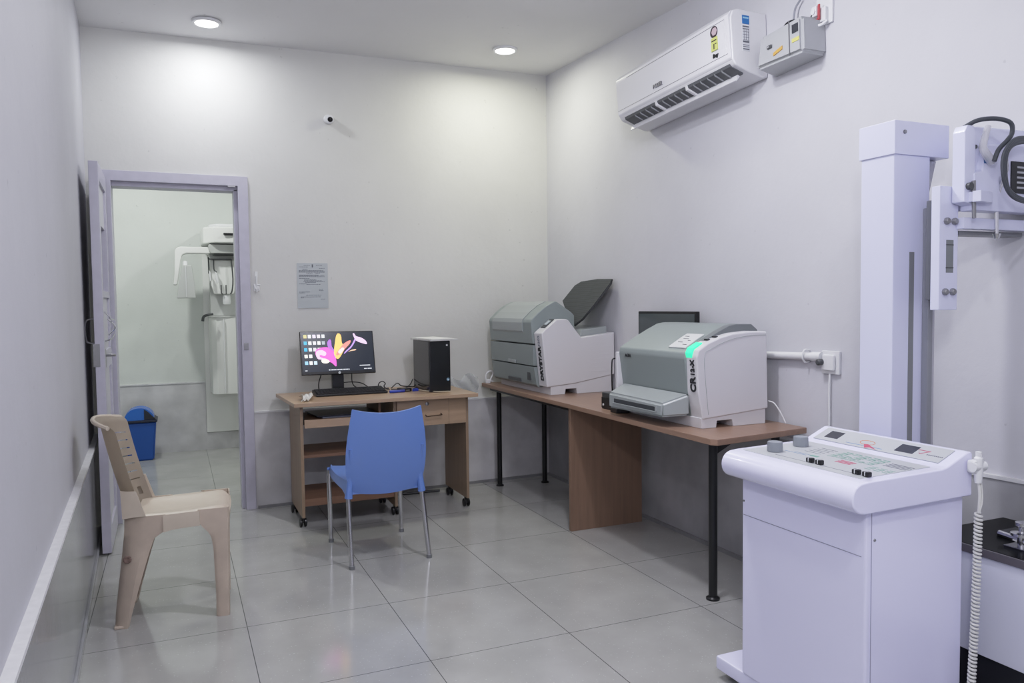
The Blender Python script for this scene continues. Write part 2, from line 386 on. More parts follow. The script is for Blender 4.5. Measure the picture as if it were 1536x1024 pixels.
x0, x1, z0, z1 = .746, .946, 1.292, 1.588
y0 = wbY(.85)
t = thing('wall_notice', 'pale grey printed notice sheet taped to the back wall above the monitor', 'notice', (.846, y0, z0))
bm = nb(); add_prism(bm, [(x0, wbY(x0)-.0035), (x1, wbY(x1)-.0035), (x1, wbY(x1)-.001), (x0, wbY(x0)-.001)], 'Z', z0, z1); obj('sheet', bm, mat('pale_grey_paper', (184, 190, 193), rough=.35), t)
bm = nb(); random.seed(3)
rows = [(.95, .22, .42), (.95, .62, .82), (.915, .06, .36), (.885, .72, .9), (.862, .18, .34), (.836, .06, .86), (.82, .06, .9), (.8, .06, .9), (.77, .3, .5), (.768, .58, .74), (.735, .06, .7), (.72, .06, .9), (.70, .06, .9), (.66, .06, .4), (.63, .22, .62), (.61, .22, .8), (.59, .2, .9), (.57, .25, .6), (.54, .06, .3), (.53, .3, .75), (.42, .7, .82), (.39, .7, .85), (.36, .06, .4), (.34, .06, .25), (.29, .28, .78), (.25, .1, .75), (.23, .1, .2), (.2, .75, .9)]
for (v, a, b) in rows:
    z = z0+(z1-z0)*v; x = x0+(x1-x0)*a; xe = x0+(x1-x0)*b
    while x < xe:
        w = random.uniform(.004, .014); add_box(bm, x, min(x+w, xe), wbY(x)-.0041, wbY(x)-.0034, z-.0014, z+.0014); x += w+.0025
add_box(bm, .842, .850, y0-.0042, y0-.0034, z1-.028, z1-.008)
obj('printed_lines', bm, mat('faded_ink', (110, 114, 122), rough=.6), t, smooth=False)

t = thing('tower_bolt', 'small white tower bolt fixed to the wall right of the doorway', 'bolt', (.49, wbY(.49), 1.4))
yb = wbY(.49)
bm = nb(); add_box(bm, .482, .498, yb-.006, yb+.001, 1.45, 1.53, .001); add_box(bm, .472, .508, yb-.008, yb+.001, 1.405, 1.45, .002); add_box(bm, .478, .502, yb-.018, yb, 1.418, 1.436, .002); obj('bolt_plate', bm, M_WPL, t)
bm = nb(); add_tube(bm, [(.49, yb-.014, 1.40), (.49, yb-.014, 1.50)], .005); add_tube(bm, [(.49, yb-.014, 1.445), (.512, yb-.02, 1.445)], .004); obj('sliding_rod', bm, M_WPL, t)

# ------------------------------------------------------------------ desk
M_DTOP = wood('desk_top_laminate', (176, 150, 124), .32, 'X', .88)
M_DSIDE = wood('desk_side_laminate', (148, 126, 104), .42, 'Z', .82)
M_DDARK = wood('desk_shelf_laminate', (130, 98, 78), .5, 'X', .8)
M_DEDGE = mat('desk_edge_band', (150, 118, 92), rough=.45)
t = thing('computer_desk', 'light brown wooden computer desk on castors against the back wall', 'desk', (1.17, 4.88, 0))
DZT = .745
bm = nb(); add_prism(bm, [(.615, 4.575), (1.742, 4.565), (1.742, 5.21), (.585, 5.19)], 'Z', DZT-.022, DZT, bev=.002); obj('top', bm, M_DTOP, t)
sidz = (.06, .722)
bm = nb(); add_box(bm, .655, .673, 4.64, 5.09, *sidz, .001); obj('side_panel', bm, M_DSIDE, t)
bm = nb(); add_box(bm, 1.690, 1.708, 4.66, 5.09, *sidz, .001); obj('side_panel', bm, M_DSIDE, t)
bm = nb(); add_box(bm, 1.218, 1.236, 4.66, 5.09, *sidz, .001); obj('divider_panel', bm, M_DSIDE, t)
boxo('shelf', (.674, 1.217, 4.68, 5.06, .405, .423), M_DDARK, t, .001)
boxo('shelf', (.674, 1.217, 4.68, 5.06, .145, .163), M_DDARK, t, .001)
boxo('shelf_front_lip', (.674, 1.217, 4.668, 4.68, .12, .163), M_DDARK, t, .001)
tr = boxo('keyboard_tray', (.678, 1.14, 4.635, 5.0, .625, .637), M_DDARK, t, .001)
boxo('tray_front', (.678, 1.14, 4.62, 4.636, .592, .64), M_DTOP, tr, .001)
boxo('tray_slide', (.674, .679, 4.64, 5.0, .61, .66), M_BLACKP, tr, .001)
boxo('inner_support', (1.14, 1.155, 4.72, 5.05, .56, .722), M_DDARK, t, .001)
dr = boxo('drawer', (1.238, 1.572, 4.648, 5.0, .552, .712), M_DTOP, t, .002)
bm = nb(); add_tube(bm, [(1.42, 4.648, .618), (1.42, 4.625, .612), (1.43, 4.622, .612), (1.51, 4.622, .616), (1.52, 4.626, .617), (1.52, 4.648, .622)], .0035); obj('drawer_handle', bm, mat('bronze_handle', (90, 72, 58), rough=.35, metal=.7), dr)
bm = nb(); add_lathe(bm, [(0, .004), (.011, .004), (.011, -.006), (.007, -.008), (0, -.008)], (1.43, 4.646, .688), axis='Y'); obj('drawer_lock', bm, M_STEEL, dr)
boxo('fascia_panel', (1.574, 1.689, 4.652, 4.668, .552, .714), M_DTOP, t, .001)
M_WHEEL = mat('castor_black', (22, 22, 24), rough=.3)
for (x, y) in ((.664, 4.69), (.664, 5.04), (1.227, 4.71), (1.227, 5.03), (1.699, 4.71), (1.699, 5.04)):
    bm = nb()
    for s in (-1, 1): add_lathe(bm, [(0, -.009), (.018, -.009), (.026, -.005), (.026, .005), (.018, .009), (0, .009)], (x+s*.013, y-.01, .026), axis='X', sides=18)
    add_box(bm, x-.006, x+.006, y-.03, y+.012, .025, .058, .003); add_tube(bm, [(x, y, .04), (x, y, .061)], .006)
    obj('castor', bm, M_WHEEL, t)

# ------------------------------------------------------------------ monitor on the desk
M_BEZ = mat('monitor_bezel', (18, 18, 20), rough=.25)
t = mon_ = thing('monitor', 'black flat monitor showing a colourful flower wallpaper on the wooden desk', 'monitor', (.97, 5.08, DZT))
MW, MH = .475, .282; MC = Vector((.962, 5.04, 1.005))
MM = T(*MC) @ Matrix.Rotation(math.radians(2.0), 4, 'Z') @ Matrix.Rotation(math.radians(-15), 4, 'X') @ Matrix.Rotation(math.radians(.6), 4, 'Y')
bm = nb(); add_box(bm, -MW/2, MW/2, 0, .022, -MH/2, MH/2, .004, M=MM); add_box(bm, -.12, .12, .02, .045, -.08, .08, .01, M=MM); obj('housing', bm, M_BEZ, t)
bx, bt, bb = .008, .008, .018
SX0, SX1, SZ0, SZ1 = -MW/2+bx, MW/2-bx, -MH/2+bb, MH/2-bt
def emis(name, rgb, s=1.0): return mat('screen_'+name, rgb, rough=.4, emit=rgb, estr=s*1.25)
bm = nb(); add_box(bm, SX0, SX1, -.0012, .001, SZ0, SZ1, M=MM); scr = obj('screen', bm, mat('screen_dark', (14, 18, 26), rough=.25, emit=(30, 40, 56), estr=.55), t)
def SP(u, v, d=.0018): return MM @ Vector((SX0+(SX1-SX0)*u, -d, SZ0+(SZ1-SZ0)*(1-v)))
def poly_part(name, pts, m, parent, d=.0018, closed_smooth=4, SPf=SP):
    ps = smoothpath([(p[0], p[1], 0) for p in pts], closed_smooth, True) if closed_smooth else [Vector((p[0], p[1], 0)) for p in pts]
    bm = nb(); vs = [bm.verts.new(SPf(p.x, p.y, d)) for p in ps]; f = bm.faces.new(vs)
    bmesh.ops.triangulate(bm, faces=[f]); return bm
def petal(pts, rgb, s, d): return obj('wallpaper_petal', poly_part('p', pts, None, scr, d), emis('%d_%d_%d' % rgb, rgb, s), scr, smooth=False)
petal([(.19, .46), (.24, .40), (.33, .38), (.41, .42), (.455, .58), (.46, .87), (.40, .78), (.3, .70), (.22, .67), (.185, .56)], (236, 84, 196), 1.0, .0019)
petal([(.2, .48), (.27, .45), (.33, .52), (.31, .6), (.25, .57), (.24, .62), (.3, .68), (.22, .68), (.19, .58)], (244, 190, 240), 1.0, .0022)
petal([(.355, .27), (.39, .18), (.41, .22), (.415, .36), (.445, .46), (.42, .47), (.37, .4)], (150, 90, 200), 1.0, .0020)
petal([(.44, .52), (.46, .3), (.49, .08), (.525, .03), (.555, .1), (.56, .28), (.6, .38), (.57, .5), (.51, .66), (.475, .68), (.45, .62)], (246, 196, 96), 1.0, .0021)
petal([(.47, .55), (.54, .38), (.57, .32), (.64, .24), (.685, .22), (.67, .3), (.6, .43), (.53, .56), (.48, .6)], (232, 120, 110), 1.0, .0024)
petal([(.5, .5), (.56, .4), (.585, .44), (.53, .55)], (255, 226, 214), 1.1, .0026)
petal([(.725, .05), (.745, .04), (.77, .11), (.84, .15), (.9, .23), (.915, .32), (.83, .28), (.76, .21)], (226, 186, 232), 1.0, .0021)
petal([(.755, .15), (.77, .18), (.7, .38), (.625, .5), (.58, .56), (.6, .5), (.69, .35)], (170, 130, 226), 1.0, .0020)
petal([(.64, .51), (.7, .46), (.755, .45), (.74, .475), (.68, .49)], (240, 190, 150), 1.0, .0020)
petal([(.26, .70), (.31, .67), (.37, .74), (.33, .79), (.27, .77)], (250, 244, 226), 1.0, .0023)
ic = [(204, 190, 120), (240, 240, 240), (226, 214, 238), (232, 222, 232), (220, 224, 226), (70, 160, 210), (240, 240, 240), (230, 226, 236), (246, 246, 246), (150, 158, 170), (60, 160, 220), (226, 236, 240), (228, 214, 236), (240, 236, 240), (238, 220, 238), (232, 232, 222), (240, 240, 240), None, None, None, (130, 190, 230), (244, 244, 244), (190, 226, 246), None, None]
for i, c in enumerate(ic):
    if not c: continue
    r, q = divmod(i, 5); u = .032+q*.062; v = .055+r*.168
    bm = poly_part('i', [(u, v), (u+.042, v), (u+.044, v+.085), (u+.002, v+.085)], None, scr, .0016, 0)
    obj('desktop_icon', bm, emis('%d_%d_%d' % c, c, .9), scr, smooth=False)
bm = nb()
for k in range(14):
    u = .355+k*.021; vs = [bm.verts.new(SP(a, b, .0016)) for a, b in ((u, .945), (u+.013, .945), (u+.013, .972), (u, .972))]; bm.faces.new(vs)
for (u, w, v) in ((.85, .04, .945), (.9, .06, .945), (.79, .15, .86), (.03, .03, .955)):
    vs = [bm.verts.new(SP(a, b, .0016)) for a, b in ((u, v), (u+w, v), (u+w, v+.018), (u, v+.018))]; bm.faces.new(vs)
obj('taskbar', bm, emis('grey', (200, 205, 212), .8), scr, smooth=False)
bm = nb(); add_lathe(bm, [(0, 0), (.007, 0), (.007, -.0012), (0, -.0012)], (0, -.0, -MH/2+.009), axis='Y', M=MM)
lg = obj('brand_badge', bm, emis('badge', (205, 210, 216), .3), t)
bm = nb(); add_text(bm, 'hp', .010, tuple(MM @ Vector((-.0045, -.0014, -MH/2+.0065))), MM.to_3x3() @ Vector((1, 0, 0)), MM.to_3x3() @ Vector((0, 0, 1)), .0002); obj('lettering', bm, M_BEZ, t, smooth=False)
bm = nb(); add_prism(bm, [(5.06, .755), (5.10, .755), (5.11, .99), (5.075, .99)], 'X', .925, 1.0, .004); obj('neck', bm, M_BEZ, t)
bm = nb(); add_prism(bm, [(.84, 5.03), (1.09, 5.03), (1.07, 5.17), (.86, 5.17)], 'Z', DZT, DZT+.013, .004); obj('foot', bm, M_BEZ, t)
# keyboard
t = kb_ = thing('keyboard', 'wide black keyboard lying in front of the monitor on the desk', 'keyboard', (1.0, 4.9, DZT))
KM = ROT((1.0, 4.93, DZT), .5, 'Z')
bm = nb(); add_prism(bm, [(4.85, DZT+.001), (5.005, DZT+.001), (5.005, DZT+.032), (4.85, DZT+.014)], 'X', .785, 1.235, .004, M=KM); obj('body', bm, M_BLACKP, t)
bm = nb(); sl = math.atan2(.018, .155)
for r in range(6):
    n = 20 if r else 16
    for k in range(n):
        x = .795+k*(.43/n); y = 4.988-r*.023
        zt = DZT+.014+(y-4.85)*.116
        add_box(bm, x+.001, x+.43/n-.0015, y-.019, y, zt-.001, zt+.006, M=KM)
obj('keys', bm, mat('key_black', (34, 35, 38), rough=.5), t, smooth=False)
# pc tower
t = tw_ = thing('computer_tower', 'black upright computer tower at the right end of the wooden desk', 'computer', (1.55, 4.93, DZT))
bm = nb(); add_box(bm, 1.482, 1.618, 4.765, 5.11, DZT+.006, 1.072, .003); obj('case', bm, mat('glossy_black_case', (26, 26, 29), rough=.16), t)
bm = nb(); add_box(bm, 1.482, 1.622, 4.742, 4.768, DZT+.004, 1.074, .006); obj('front_bezel', bm, mat('front_bezel_black', (20, 23, 25), rough=.28), t)
bm = nb(); add_lathe(bm, [(0, 0), (.006, 0), (.006, -.002), (0, -.002)], (1.598, 4.742, 1.045), axis='Y'); obj('power_button', bm, mat('button_white', (215, 215, 215), rough=.3), t)
bm = nb(); add_lathe(bm, [(0, 0), (.010, 0), (.010, -.0015), (0, -.0015)], (1.603, 4.742, .825), axis='Y'); bd = obj('brand_badge', bm, mat('badge_blue', (110, 150, 175), rough=.3), t)
bm = nb(); add_text(bm, 'hp', .012, (1.5975, 4.7402, .8215), (1, 0, 0), (0, 0, 1), .0002); obj('lettering', bm, mat('badge_letter', (225, 232, 238), rough=.4), t, smooth=False)
for x in (1.495, 1.605):
    for y in (4.78, 5.09): boxo('foot', (x-.01, x+.01, y-.01, y+.01, DZT, DZT+.008), M_BLACKP, t, 0)
# papers on tower
t = thing('paper_stack', 'thin white folder and papers lying on top of the black computer tower', 'papers', (1.55, 4.93, 1.074))
M_PAP = mat('white_paper', (222, 222, 218), rough=.6); 
bm = nb(); add_prism(bm, [(1.475, 4.70), (1.675, 4.735), (1.63, 5.10), (1.45, 5.06)], 'Z', 1.0745, 1.083, .001); obj('lower_sheets', bm, mat('grey_white_paper', (198, 198, 196), rough=.6), t)
bm = nb(); add_prism(bm, [(1.485, 4.71), (1.645, 4.735), (1.62, 5.09), (1.46, 5.05)], 'Z', 1.0835, 1.088, .001); obj('upper_folder', bm, M_PAP, t)
# cables, adapter, blue pen case
t = thing('adapter_box', 'small black adapter box tangled in cables between keyboard and tower', 'adapter', (1.37, 4.9, DZT))
bm = nb(); add_box(bm, 1.325, 1.395, 4.87, 4.94, DZT, DZT+.022, .004, M=ROT((1.36, 4.9, DZT), 18, 'Z')); obj('body', bm, M_BLACKP, t)
bm = nb(); add_box(bm, 1.345, 1.375, 4.865, 4.871, DZT+.006, DZT+.014, M=ROT((1.36, 4.9, DZT), 18, 'Z')); obj('socket', bm, M_STEEL, t)
M_BLUEB = mat('blue_plastic_bright', (52, 72, 176), rough=.35)
t = thing('blue_marker', 'blue marker pen lying beside the right end of the keyboard', 'pen', (1.28, 4.87, DZT))
bm = nb(); add_tube(bm, [(1.245, 4.845, DZT+.009), (1.315, 4.85, DZT+.009)], .009, 10); obj('barrel', bm, M_BLUEB, t)
bm = nb(); add_tube(bm, [(1.315, 4.85, DZT+.009), (1.345, 4.852, DZT+.009)], .0095, 10); obj('cap', bm, mat('blue_cap', (40, 54, 150), rough=.3), t)
t = thing('blue_clip', 'blue plastic clip lying beside the black adapter box', 'clip', (1.42, 4.89, DZT))
bm = nb(); add_prism(bm, [(1.40, 4.865), (1.445, 4.875), (1.45, 4.915), (1.42, 4.93)], 'Z', DZT, DZT+.016, .003); obj('body', bm, M_BLUEB, t)
bm = nb(); add_tube(bm, [(1.41, 4.875, DZT+.018), (1.43, 4.9, DZT+.02)], .003, 6); obj('spring_lever', bm, M_STEEL, t)
D0 = DZT+.007
for pr_, pts in zip((mon_, mon_, mon_, kb_, tw_, tw_), ([(.86, 5.10, .86), (.845, 5.11, .80), (.86, 5.12, D0), (.95, 5.15, D0), (1.1, 5.17, D0)],
            [(1.06, 5.1, .88), (1.065, 5.12, .80), (1.10, 5.13, D0+.01), (1.2, 5.12, D0), (1.3, 5.08, D0)],
            [(1.0, 5.13, .80), (1.07, 5.14, .80), (1.13, 5.13, .79), (1.18, 5.12, D0+.004)],
            [(1.215, 5.02, D0), (1.22, 5.03, .79), (1.245, 5.03, .805), (1.262, 5.02, .79), (1.25, 5.01, .775), (1.265, 5.0, .757), (1.285, 5.0, D0)],
            [(1.295, 5.0, D0), (1.33, 4.99, D0), (1.38, 4.98, D0+.006), (1.44, 5.06, .77), (1.478, 5.12, .80)],
            [(1.31, 5.06, D0), (1.35, 5.05, .785), (1.37, 5.02, .77), (1.42, 5.0, D0+.012), (1.45, 5.0, D0+.01), (1.472, 5.04, .77)])):
    bm = nb(); add_tube(bm, pts, .0035, 6, smooth=5); obj('cable', bm, M_BLACKP, pr_)
bm = nb(); add_tube(bm, [(1.40, 5.0, D0), (1.44, 4.93, D0), (1.47, 4.80, D0), (1.52, 4.73, D0), (1.60, 4.70, D0)], .003, 6, smooth=5)
obj('beige_cable', bm, mat('beige_cable_skin', (190, 182, 160), rough=.5), tw_)
# crumpled white cloth
def cloth(u, v):
    x = .66+.10*u*(.5+.5*v)+.012*math.sin(5*v)+.03*v; y = 4.61+.26*v*(.7+.3*u)+.10*u*.5
    z = DZT+.006+.022*abs(math.sin(4.2*u+3*v))*math.sin(PI*min(1, max(0, v)))+.012*abs(math.sin(7*u-2*v))
    return (x, y, z)
bm = nb(); add_grid(bm, cloth, 14, 12, .002)
obj('crumpled_cloth', bm, M_PAP, None, label='crumpled white cloth on the front left corner of the desk', cat='cloth')
# dark folder on the keyboard tray
t = thing('dark_folder', 'dark blue folder with papers lying on the keyboard tray under the desk top', 'folder', (1.0, 4.8, .638))
bm = nb(); add_prism(bm, [(.79, 4.66), (1.12, 4.67), (1.10, 4.93), (.74, 4.92)], 'Z', .6385, .646, .001); obj('papers', bm, mat('bluish_paper', (120, 124, 140), rough=.6), t)
bm = nb(); add_prism(bm, [(.76, 4.665), (1.12, 4.68), (1.12, 4.94), (.73, 4.94)], 'Z', .6465, .653, .002); obj('cover', bm, mat('dark_blue_cover', (36, 38, 52), rough=.3), t)
bm = nb(); add_tube(bm, [(1.22, 5.19, .018), (1.4, 5.15, .012), (1.55, 5.14, .012), (1.66, 5.13, .012)], .009, 8, smooth=4)
obj('floor_cable', bm, M_BLACKP, None, label='thick black cable lying along the wall under the desk', cat='cable')

# ------------------------------------------------------------------ blue chair
M_BLUE = mat('blue_chair_plastic', (104, 136, 204), rough=.32, coat=.2)
t = thing('blue_chair', 'blue plastic chair with chrome legs pushed towards the wooden desk', 'chair', (.965, 4.06, 0))
CX = .957
def back(u, v):                       # u: height 0..1, v: across
    s = 2*v-1
    z = .375+.40*u+(.022*s*s*u**3)*1.0-.018*(1-u)**2*(1-s*s)*1.0+.018*(u>.999)*0
    hw = .172+.034*math.sin(PI*min(1, u*1.25+.18))**1.0 if u < .7 else .172+.034*math.sin(PI*(.7*1.25+.18))*(1-(u-.7)/.3)+(.0)*u
    hw = [.172, .188, .197, .201, .203, .202, .199, .194, .187, .179, .171][int(round(u*10))] if abs(u*10-round(u*10)) < 1e-6 else hw
    x = CX+s*hw
    y = 3.865-.10*u**.9-.035*(1-s*s)*(.5+.5*u)+.03*u*u
    return (x, y, z)
bm = nb(); add_grid(bm, back, 10, 14, .012); o = obj('backrest', bm, M_BLUE, t, ang=60)
def seat(u, v):
    s = 2*v-1
    y = 3.865+.475*u
    hw = .183+.03*math.sin(PI*min(1, u*.9+.1))
    x = CX-.002+s*hw
    z = .43+.012*s*s-.006-.03*max(0, (u-.85)/.15)**2-.008*math.sin(PI*u)
    return (x, y, z)
bm = nb(); add_grid(bm, seat, 14, 14, .010)
# side skirts curving down to the leg sleeves
for s in (-1, 1):
    def skirt(u, v, s=s):
        y = 3.845+.495*u
        hw = .186+.03*math.sin(PI*min(1, u*.9+.1))
        arch = .035*math.sin(PI*min(1, max(0, (u)/1.0)))**.7
        z1 = .437-.03*max(0, (u-.85)/.15)**2; z0 = .372+arch*.6-(.0 if u > .12 else .02*(1-u/.12))
        return (CX+s*(hw+.004*(1-v)), y, z0+(z1-z0)*v)
    add_grid(bm, skirt, 16, 3, .008)
def frontlip(u, v):
    s = 2*u-1; z0 = .372+.035*(1-abs(s)**3)
    return (CX-.002+s*.205, 4.342-.01*abs(s)**4, z0+(.412-z0)*v)
add_grid(bm, frontlip, 14, 3, .008)
obj('seat', bm, M_BLUE, t, ang=60)
def rearlip(u, v):
    s = 2*u-1; z0 = .372-.012*(1-s*s)*-1
    return (CX+s*.175, 3.862-.012*(1-s*s), .362+.03*abs(s)**2*0+(.445-.362)*v-.0)
bm = nb(); add_grid(bm, rearlip, 12, 3, .01); obj('rear_apron', bm, M_BLUE, t, ang=60)
for s, (bx_, by_) in ((-1, (.770, 3.805)), (1, (1.172, 3.815))):
    xt = CX+s*.178
    bm = nb(); add_tube(bm, [(xt+s*.004, 3.800, .60), (xt+s*.002, 3.828, .50), (xt+s*.003, 3.843, .44), (xt+s*.008, 3.842, .38), (xt+s*.011, 3.842, .347)], .009, 10, smooth=3, r2=.020); obj('leg_sleeve', bm, M_BLUE, t)
    bm = nb(); add_tube(bm, [(xt+s*.006, 3.85, .40), (xt+s*.012, 3.842, .34), (bx_, by_, .012)], .0125, 12); lg = obj('leg', bm, M_CHROME, t)
    bm = nb(); add_tube(bm, [(bx_, by_, 0), (bx_, by_, .018)], .015, 12); obj('foot_cap', bm, mat('clear_grey_cap', (120, 122, 125), rough=.4), lg)
for s, (bx_, by_) in ((-1, (.760, 4.305)), (1, (1.165, 4.325))):
    bm = nb(); add_tube(bm, [(CX+s*.196, 4.315, .40), (CX+s*.2, 4.315, .36), (bx_, by_, .012)], .0125, 12); lg = obj('leg', bm, M_CHROME, t)
    bm = nb(); add_tube(bm, [(bx_, by_, 0), (bx_, by_, .018)], .015, 12); obj('foot_cap', bm, mat('clear_grey_cap', (120, 122, 125)), lg)

# ------------------------------------------------------------------ beige monobloc chair (faces +X)
M_BEI = mat('beige_chair_plastic', (196, 184, 168), rough=.38, noise=.05, nscale=12)
M_BEI2 = mat('beige_chair_leg', (190, 175, 160), rough=.42, noise=.08, nscale=14)
t = thing('beige_chair', 'beige one-piece plastic chair with slotted back near the left wall', 'chair', (-.03, 3.66, 0))
YC = 3.66
slots = []
def bk(u, v):
    s = 2*v-1; z = .435+.39*u+.022*(1-s*s)*u**2
    hw = .176+.006*u-.008*math.sin(PI*u)
    xe = -.122-.102*u-.006*math.sin(PI*u)
    bulge = .078*(1-abs(s)**2.4)
    rim = -.014*max(0, (u-.93)/.07)**2
    return (xe-bulge+rim, YC+s*hw, z)
tb = bmesh.new(); NU, NV = 80, 40
V = [[tb.verts.new(bk(i/NU, j/NV)) for j in range(NV+1)] for i in range(NU+1)]
for i in range(NU):
    for j in range(NV):
        u = (i+.5)/NU; jj = j
        if 9 <= i <= 15 and 35 <= jj <= 36: continue
        if i in (23, 30, 37, 44, 51, 58, 65) and 29 <= jj <= 37: continue
        tb.faces.new((V[i][j], V[i+1][j], V[i+1][j+1], V[i][j+1]))
bmesh.ops.solidify(tb, geom=tb.faces[:], thickness=.005); bmesh.ops.recalc_face_normals(tb, faces=tb.faces[:])
bm = nb(); merge(bm, tb); obj('backrest', bm, M_BEI, t, ang=60)
rim = [bk(1, j/12) for j in range(13)]
bm = nb(); add_tube(bm, [(p[0]-.008, p[1], p[2]-.002) for p in rim], .009, 8, smooth=2); obj('back_rim', bm, M_BEI, t)
def st(u, v):
    s = 2*v-1; x = -.165+.365*u; hw = .168+.018*math.sin(PI*min(1, u*.8+.15))
    z = .452+.006*s*s-.014*math.sin(PI*min(1, u*1.1))*(1-s*s)+.012*u-.03*max(0, (u-.88)/.12)**2*1.0-.012*max(0, abs(s)-.85)/.15
    return (x+.008*(1-s*s)*u, YC+s*hw, z)
bm = nb(); add_grid(bm, st, 20, 20, .005)
def fl(u, v):
    s = 2*u-1; a = (1-abs(s)**5); z0 = .352+.05*a
    return (.196+.008*(1-s*s), YC+s*.176, z0+(.437-z0)*v)
add_grid(bm, fl, 16, 3, .006)
obj('seat', bm, M_BEI, t, ang=60)
def strip(bm, rows, th=.006):
    """rows: list of lists of points (a grid), solidified"""
    tt = bmesh.new(); V = [[tt.verts.new(p) for p in r] for r in rows]
    for A, B in zip(V, V[1:]):
        for i in range(len(A)-1): tt.faces.new((A[i], A[i+1], B[i+1], B[i]))
    bmesh.ops.recalc_face_normals(tt, faces=tt.faces[:]); bmesh.ops.solidify(tt, geom=tt.faces[:], thickness=th)
    bmesh.ops.recalc_face_normals(tt, faces=tt.faces[:]); merge(bm, tt)
def lerp(tab, z):
    for (z0, *a), (z1, *b) in zip(tab, tab[1:]):
        if z <= z1: k = (z-z0)/(z1-z0); return [p+(q-p)*k for p, q in zip(a, b)]
    return list(tab[-1][1:])
# leg outlines: height, rear line, ridge, front line
RT = [(.0, -.250, -.200, -.196), (.06, -.246, -.193, -.182), (.2, -.228, -.165, -.142), (.30, -.215, -.142, -.112), (.36, -.208, -.130, -.090), (.387, -.205, -.126, -.050), (.44, -.203, -.120, -.045), (.455, -.203, -.118, -.045)]
FT = [(.0, .139, .150, .192), (.1, .140, .152, .193), (.3, .134, .148, .196), (.355, .124, .144, .198), (.385, .100, .142, .199), (.399, .078, .141, .200), (.462, .078, .140, .200)]
for s in (-1, 1):
    yo = YC+s*.184
    rows = []
    for k in range(20):
        z = .455*k/19; R_l, G_l, F_l = lerp(RT, z)
        yz = yo+s*.004*(1-z/.455)
        rows.append([(R_l-.0, yz-s*.075, z), (R_l, yz-s*.035, z), ((R_l+G_l)/2-.006, yz-s*.008, z), (G_l, yz, z), (F_l, yz-s*.022*min(1, (.40-z)/.1 if z < .40 else 0), z)])
    bm = nb(); strip(bm, rows); add_box(bm, -.250, -.198, min(yo, yo-s*.075), max(yo, yo-s*.075), 0, .012, .003); obj('leg', bm, M_BEI2, t, ang=50)
    rows = []
    for k in range(20):
        z = .462*k/19; A_l, G_l, F_l = lerp(FT, z)
        yz = yo+s*.004*(1-z/.462)
        rows.append([(A_l+.004, yz-s*.035*(1 if z < .33 else max(.1, (.40-z)/.07 if z < .40 else .1)), z), (A_l, yz-s*.012*(1 if z < .35 else 0), z), (G_l, yz, z), (F_l-.006, yz, z), (F_l, yz-s*.008, z), (F_l+.001, yz-s*.055, z)])
    bm = nb(); strip(bm, rows); add_box(bm, .142, .192, min(yo, yo-s*.05), max(yo, yo-s*.05), 0, .012, .003); obj('leg', bm, M_BEI2, t, ang=50)
    bm = nb(); strip(bm, [[(x, yo, z0) for x, z0 in ((-.055, .382), (-.02, .390), (.03, .394), (.085, .396))], [(x, yo, .425) for x in (-.055, -.02, .03, .085)], [(x, yo-s*.004, .449+.012*(x+.165)/.365) for x in (-.055, -.02, .03, .085)]])
    obj('side_apron', bm, M_BEI, t, ang=50)
# gussets joining backrest edges to the rear legs
for s in (-1, 1):
    bm = nb(); strip(bm, [[(-.203, YC+s*.182, .45), (-.165, YC+s*.184, .455), (-.118, YC+s*.184, .455)], [(-.212, YC+s*.150, .56), (-.185, YC+s*.17, .56), (-.152, YC+s*.178, .56)]]); obj('back_gusset', bm, M_BEI, t, ang=50)
bm = nb(); add_lathe(bm, [(0, 0), (.016, 0), (.0165, -.004), (.012, -.006), (.004, -.004), (0, -.005)], (-.192, YC-.186, .285), sides=9, axis='Y'); obj('worn_mark', bm, mat('worn_brown', (112, 92, 84), rough=.7, noise=.4, nscale=120), t, label='dark scuffed patch on the rear leg')

t.rotation_euler = (0, 0, math.radians(-4))
# ------------------------------------------------------------------ litter bin in inner room
M_BINB = mat('bin_blue', (34, 84, 168), rough=.4)
t = thing('swing_bin', 'blue litter bin with domed lid standing in the inner room', 'bin', (-.29, 7.42, 0))
bm = nb(); A = [(-.395, 7.32), (-.195, 7.32), (-.195, 7.5), (-.395, 7.5)]; B = [(-.42, 7.30), (-.17, 7.30), (-.17, 7.52), (-.42, 7.52)]
tt = bmesh.new(); va = [tt.verts.new((x, y, 0)) for x, y in A]; vb = [tt.verts.new((x, y, .335)) for x, y in B]
tt.faces.new(va); tt.faces.new(vb)
for i in range(4): tt.faces.new((va[i], va[(i+1) % 4], vb[(i+1) % 4], vb[i]))
bmesh.ops.recalc_face_normals(tt, faces=tt.faces[:]); bmesh.ops.bevel(tt, geom=tt.edges[:], offset=.012, segments=3, affect='EDGES'); merge(bm, tt)
obj('bucket', bm, M_BINB, t)
bm = nb(); add_box(bm, -.43, -.16, 7.29, 7.53, .33, .352, .006); obj('rim', bm, mat('bin_dark_rim', (30, 36, 56), rough=.4), t)
def dome(u, v): a = PI*u; return (-.30-.118*math.cos(a), 7.31+.20*v, .35+.105*math.sin(a))
bm = nb(); add_grid(bm, dome, 16, 1, .004); add_prism(bm, [(-.30-.116*math.cos(PI*k/12), .35+.103*math.sin(PI*k/12)) for k in range(13)], 'Y', 7.305, 7.312); obj('domed_lid', bm, mat('bin_lid_blue', (50, 110, 200), rough=.25), t)
bm = nb(); add_prism(bm, [(-.262, .445), (-.235, .425), (-.168, .353), (-.262, .353)], 'Y', 7.298, 7.52, .004); obj('swing_flap', bm, mat('bin_flap', (34, 38, 50), rough=.4), t)

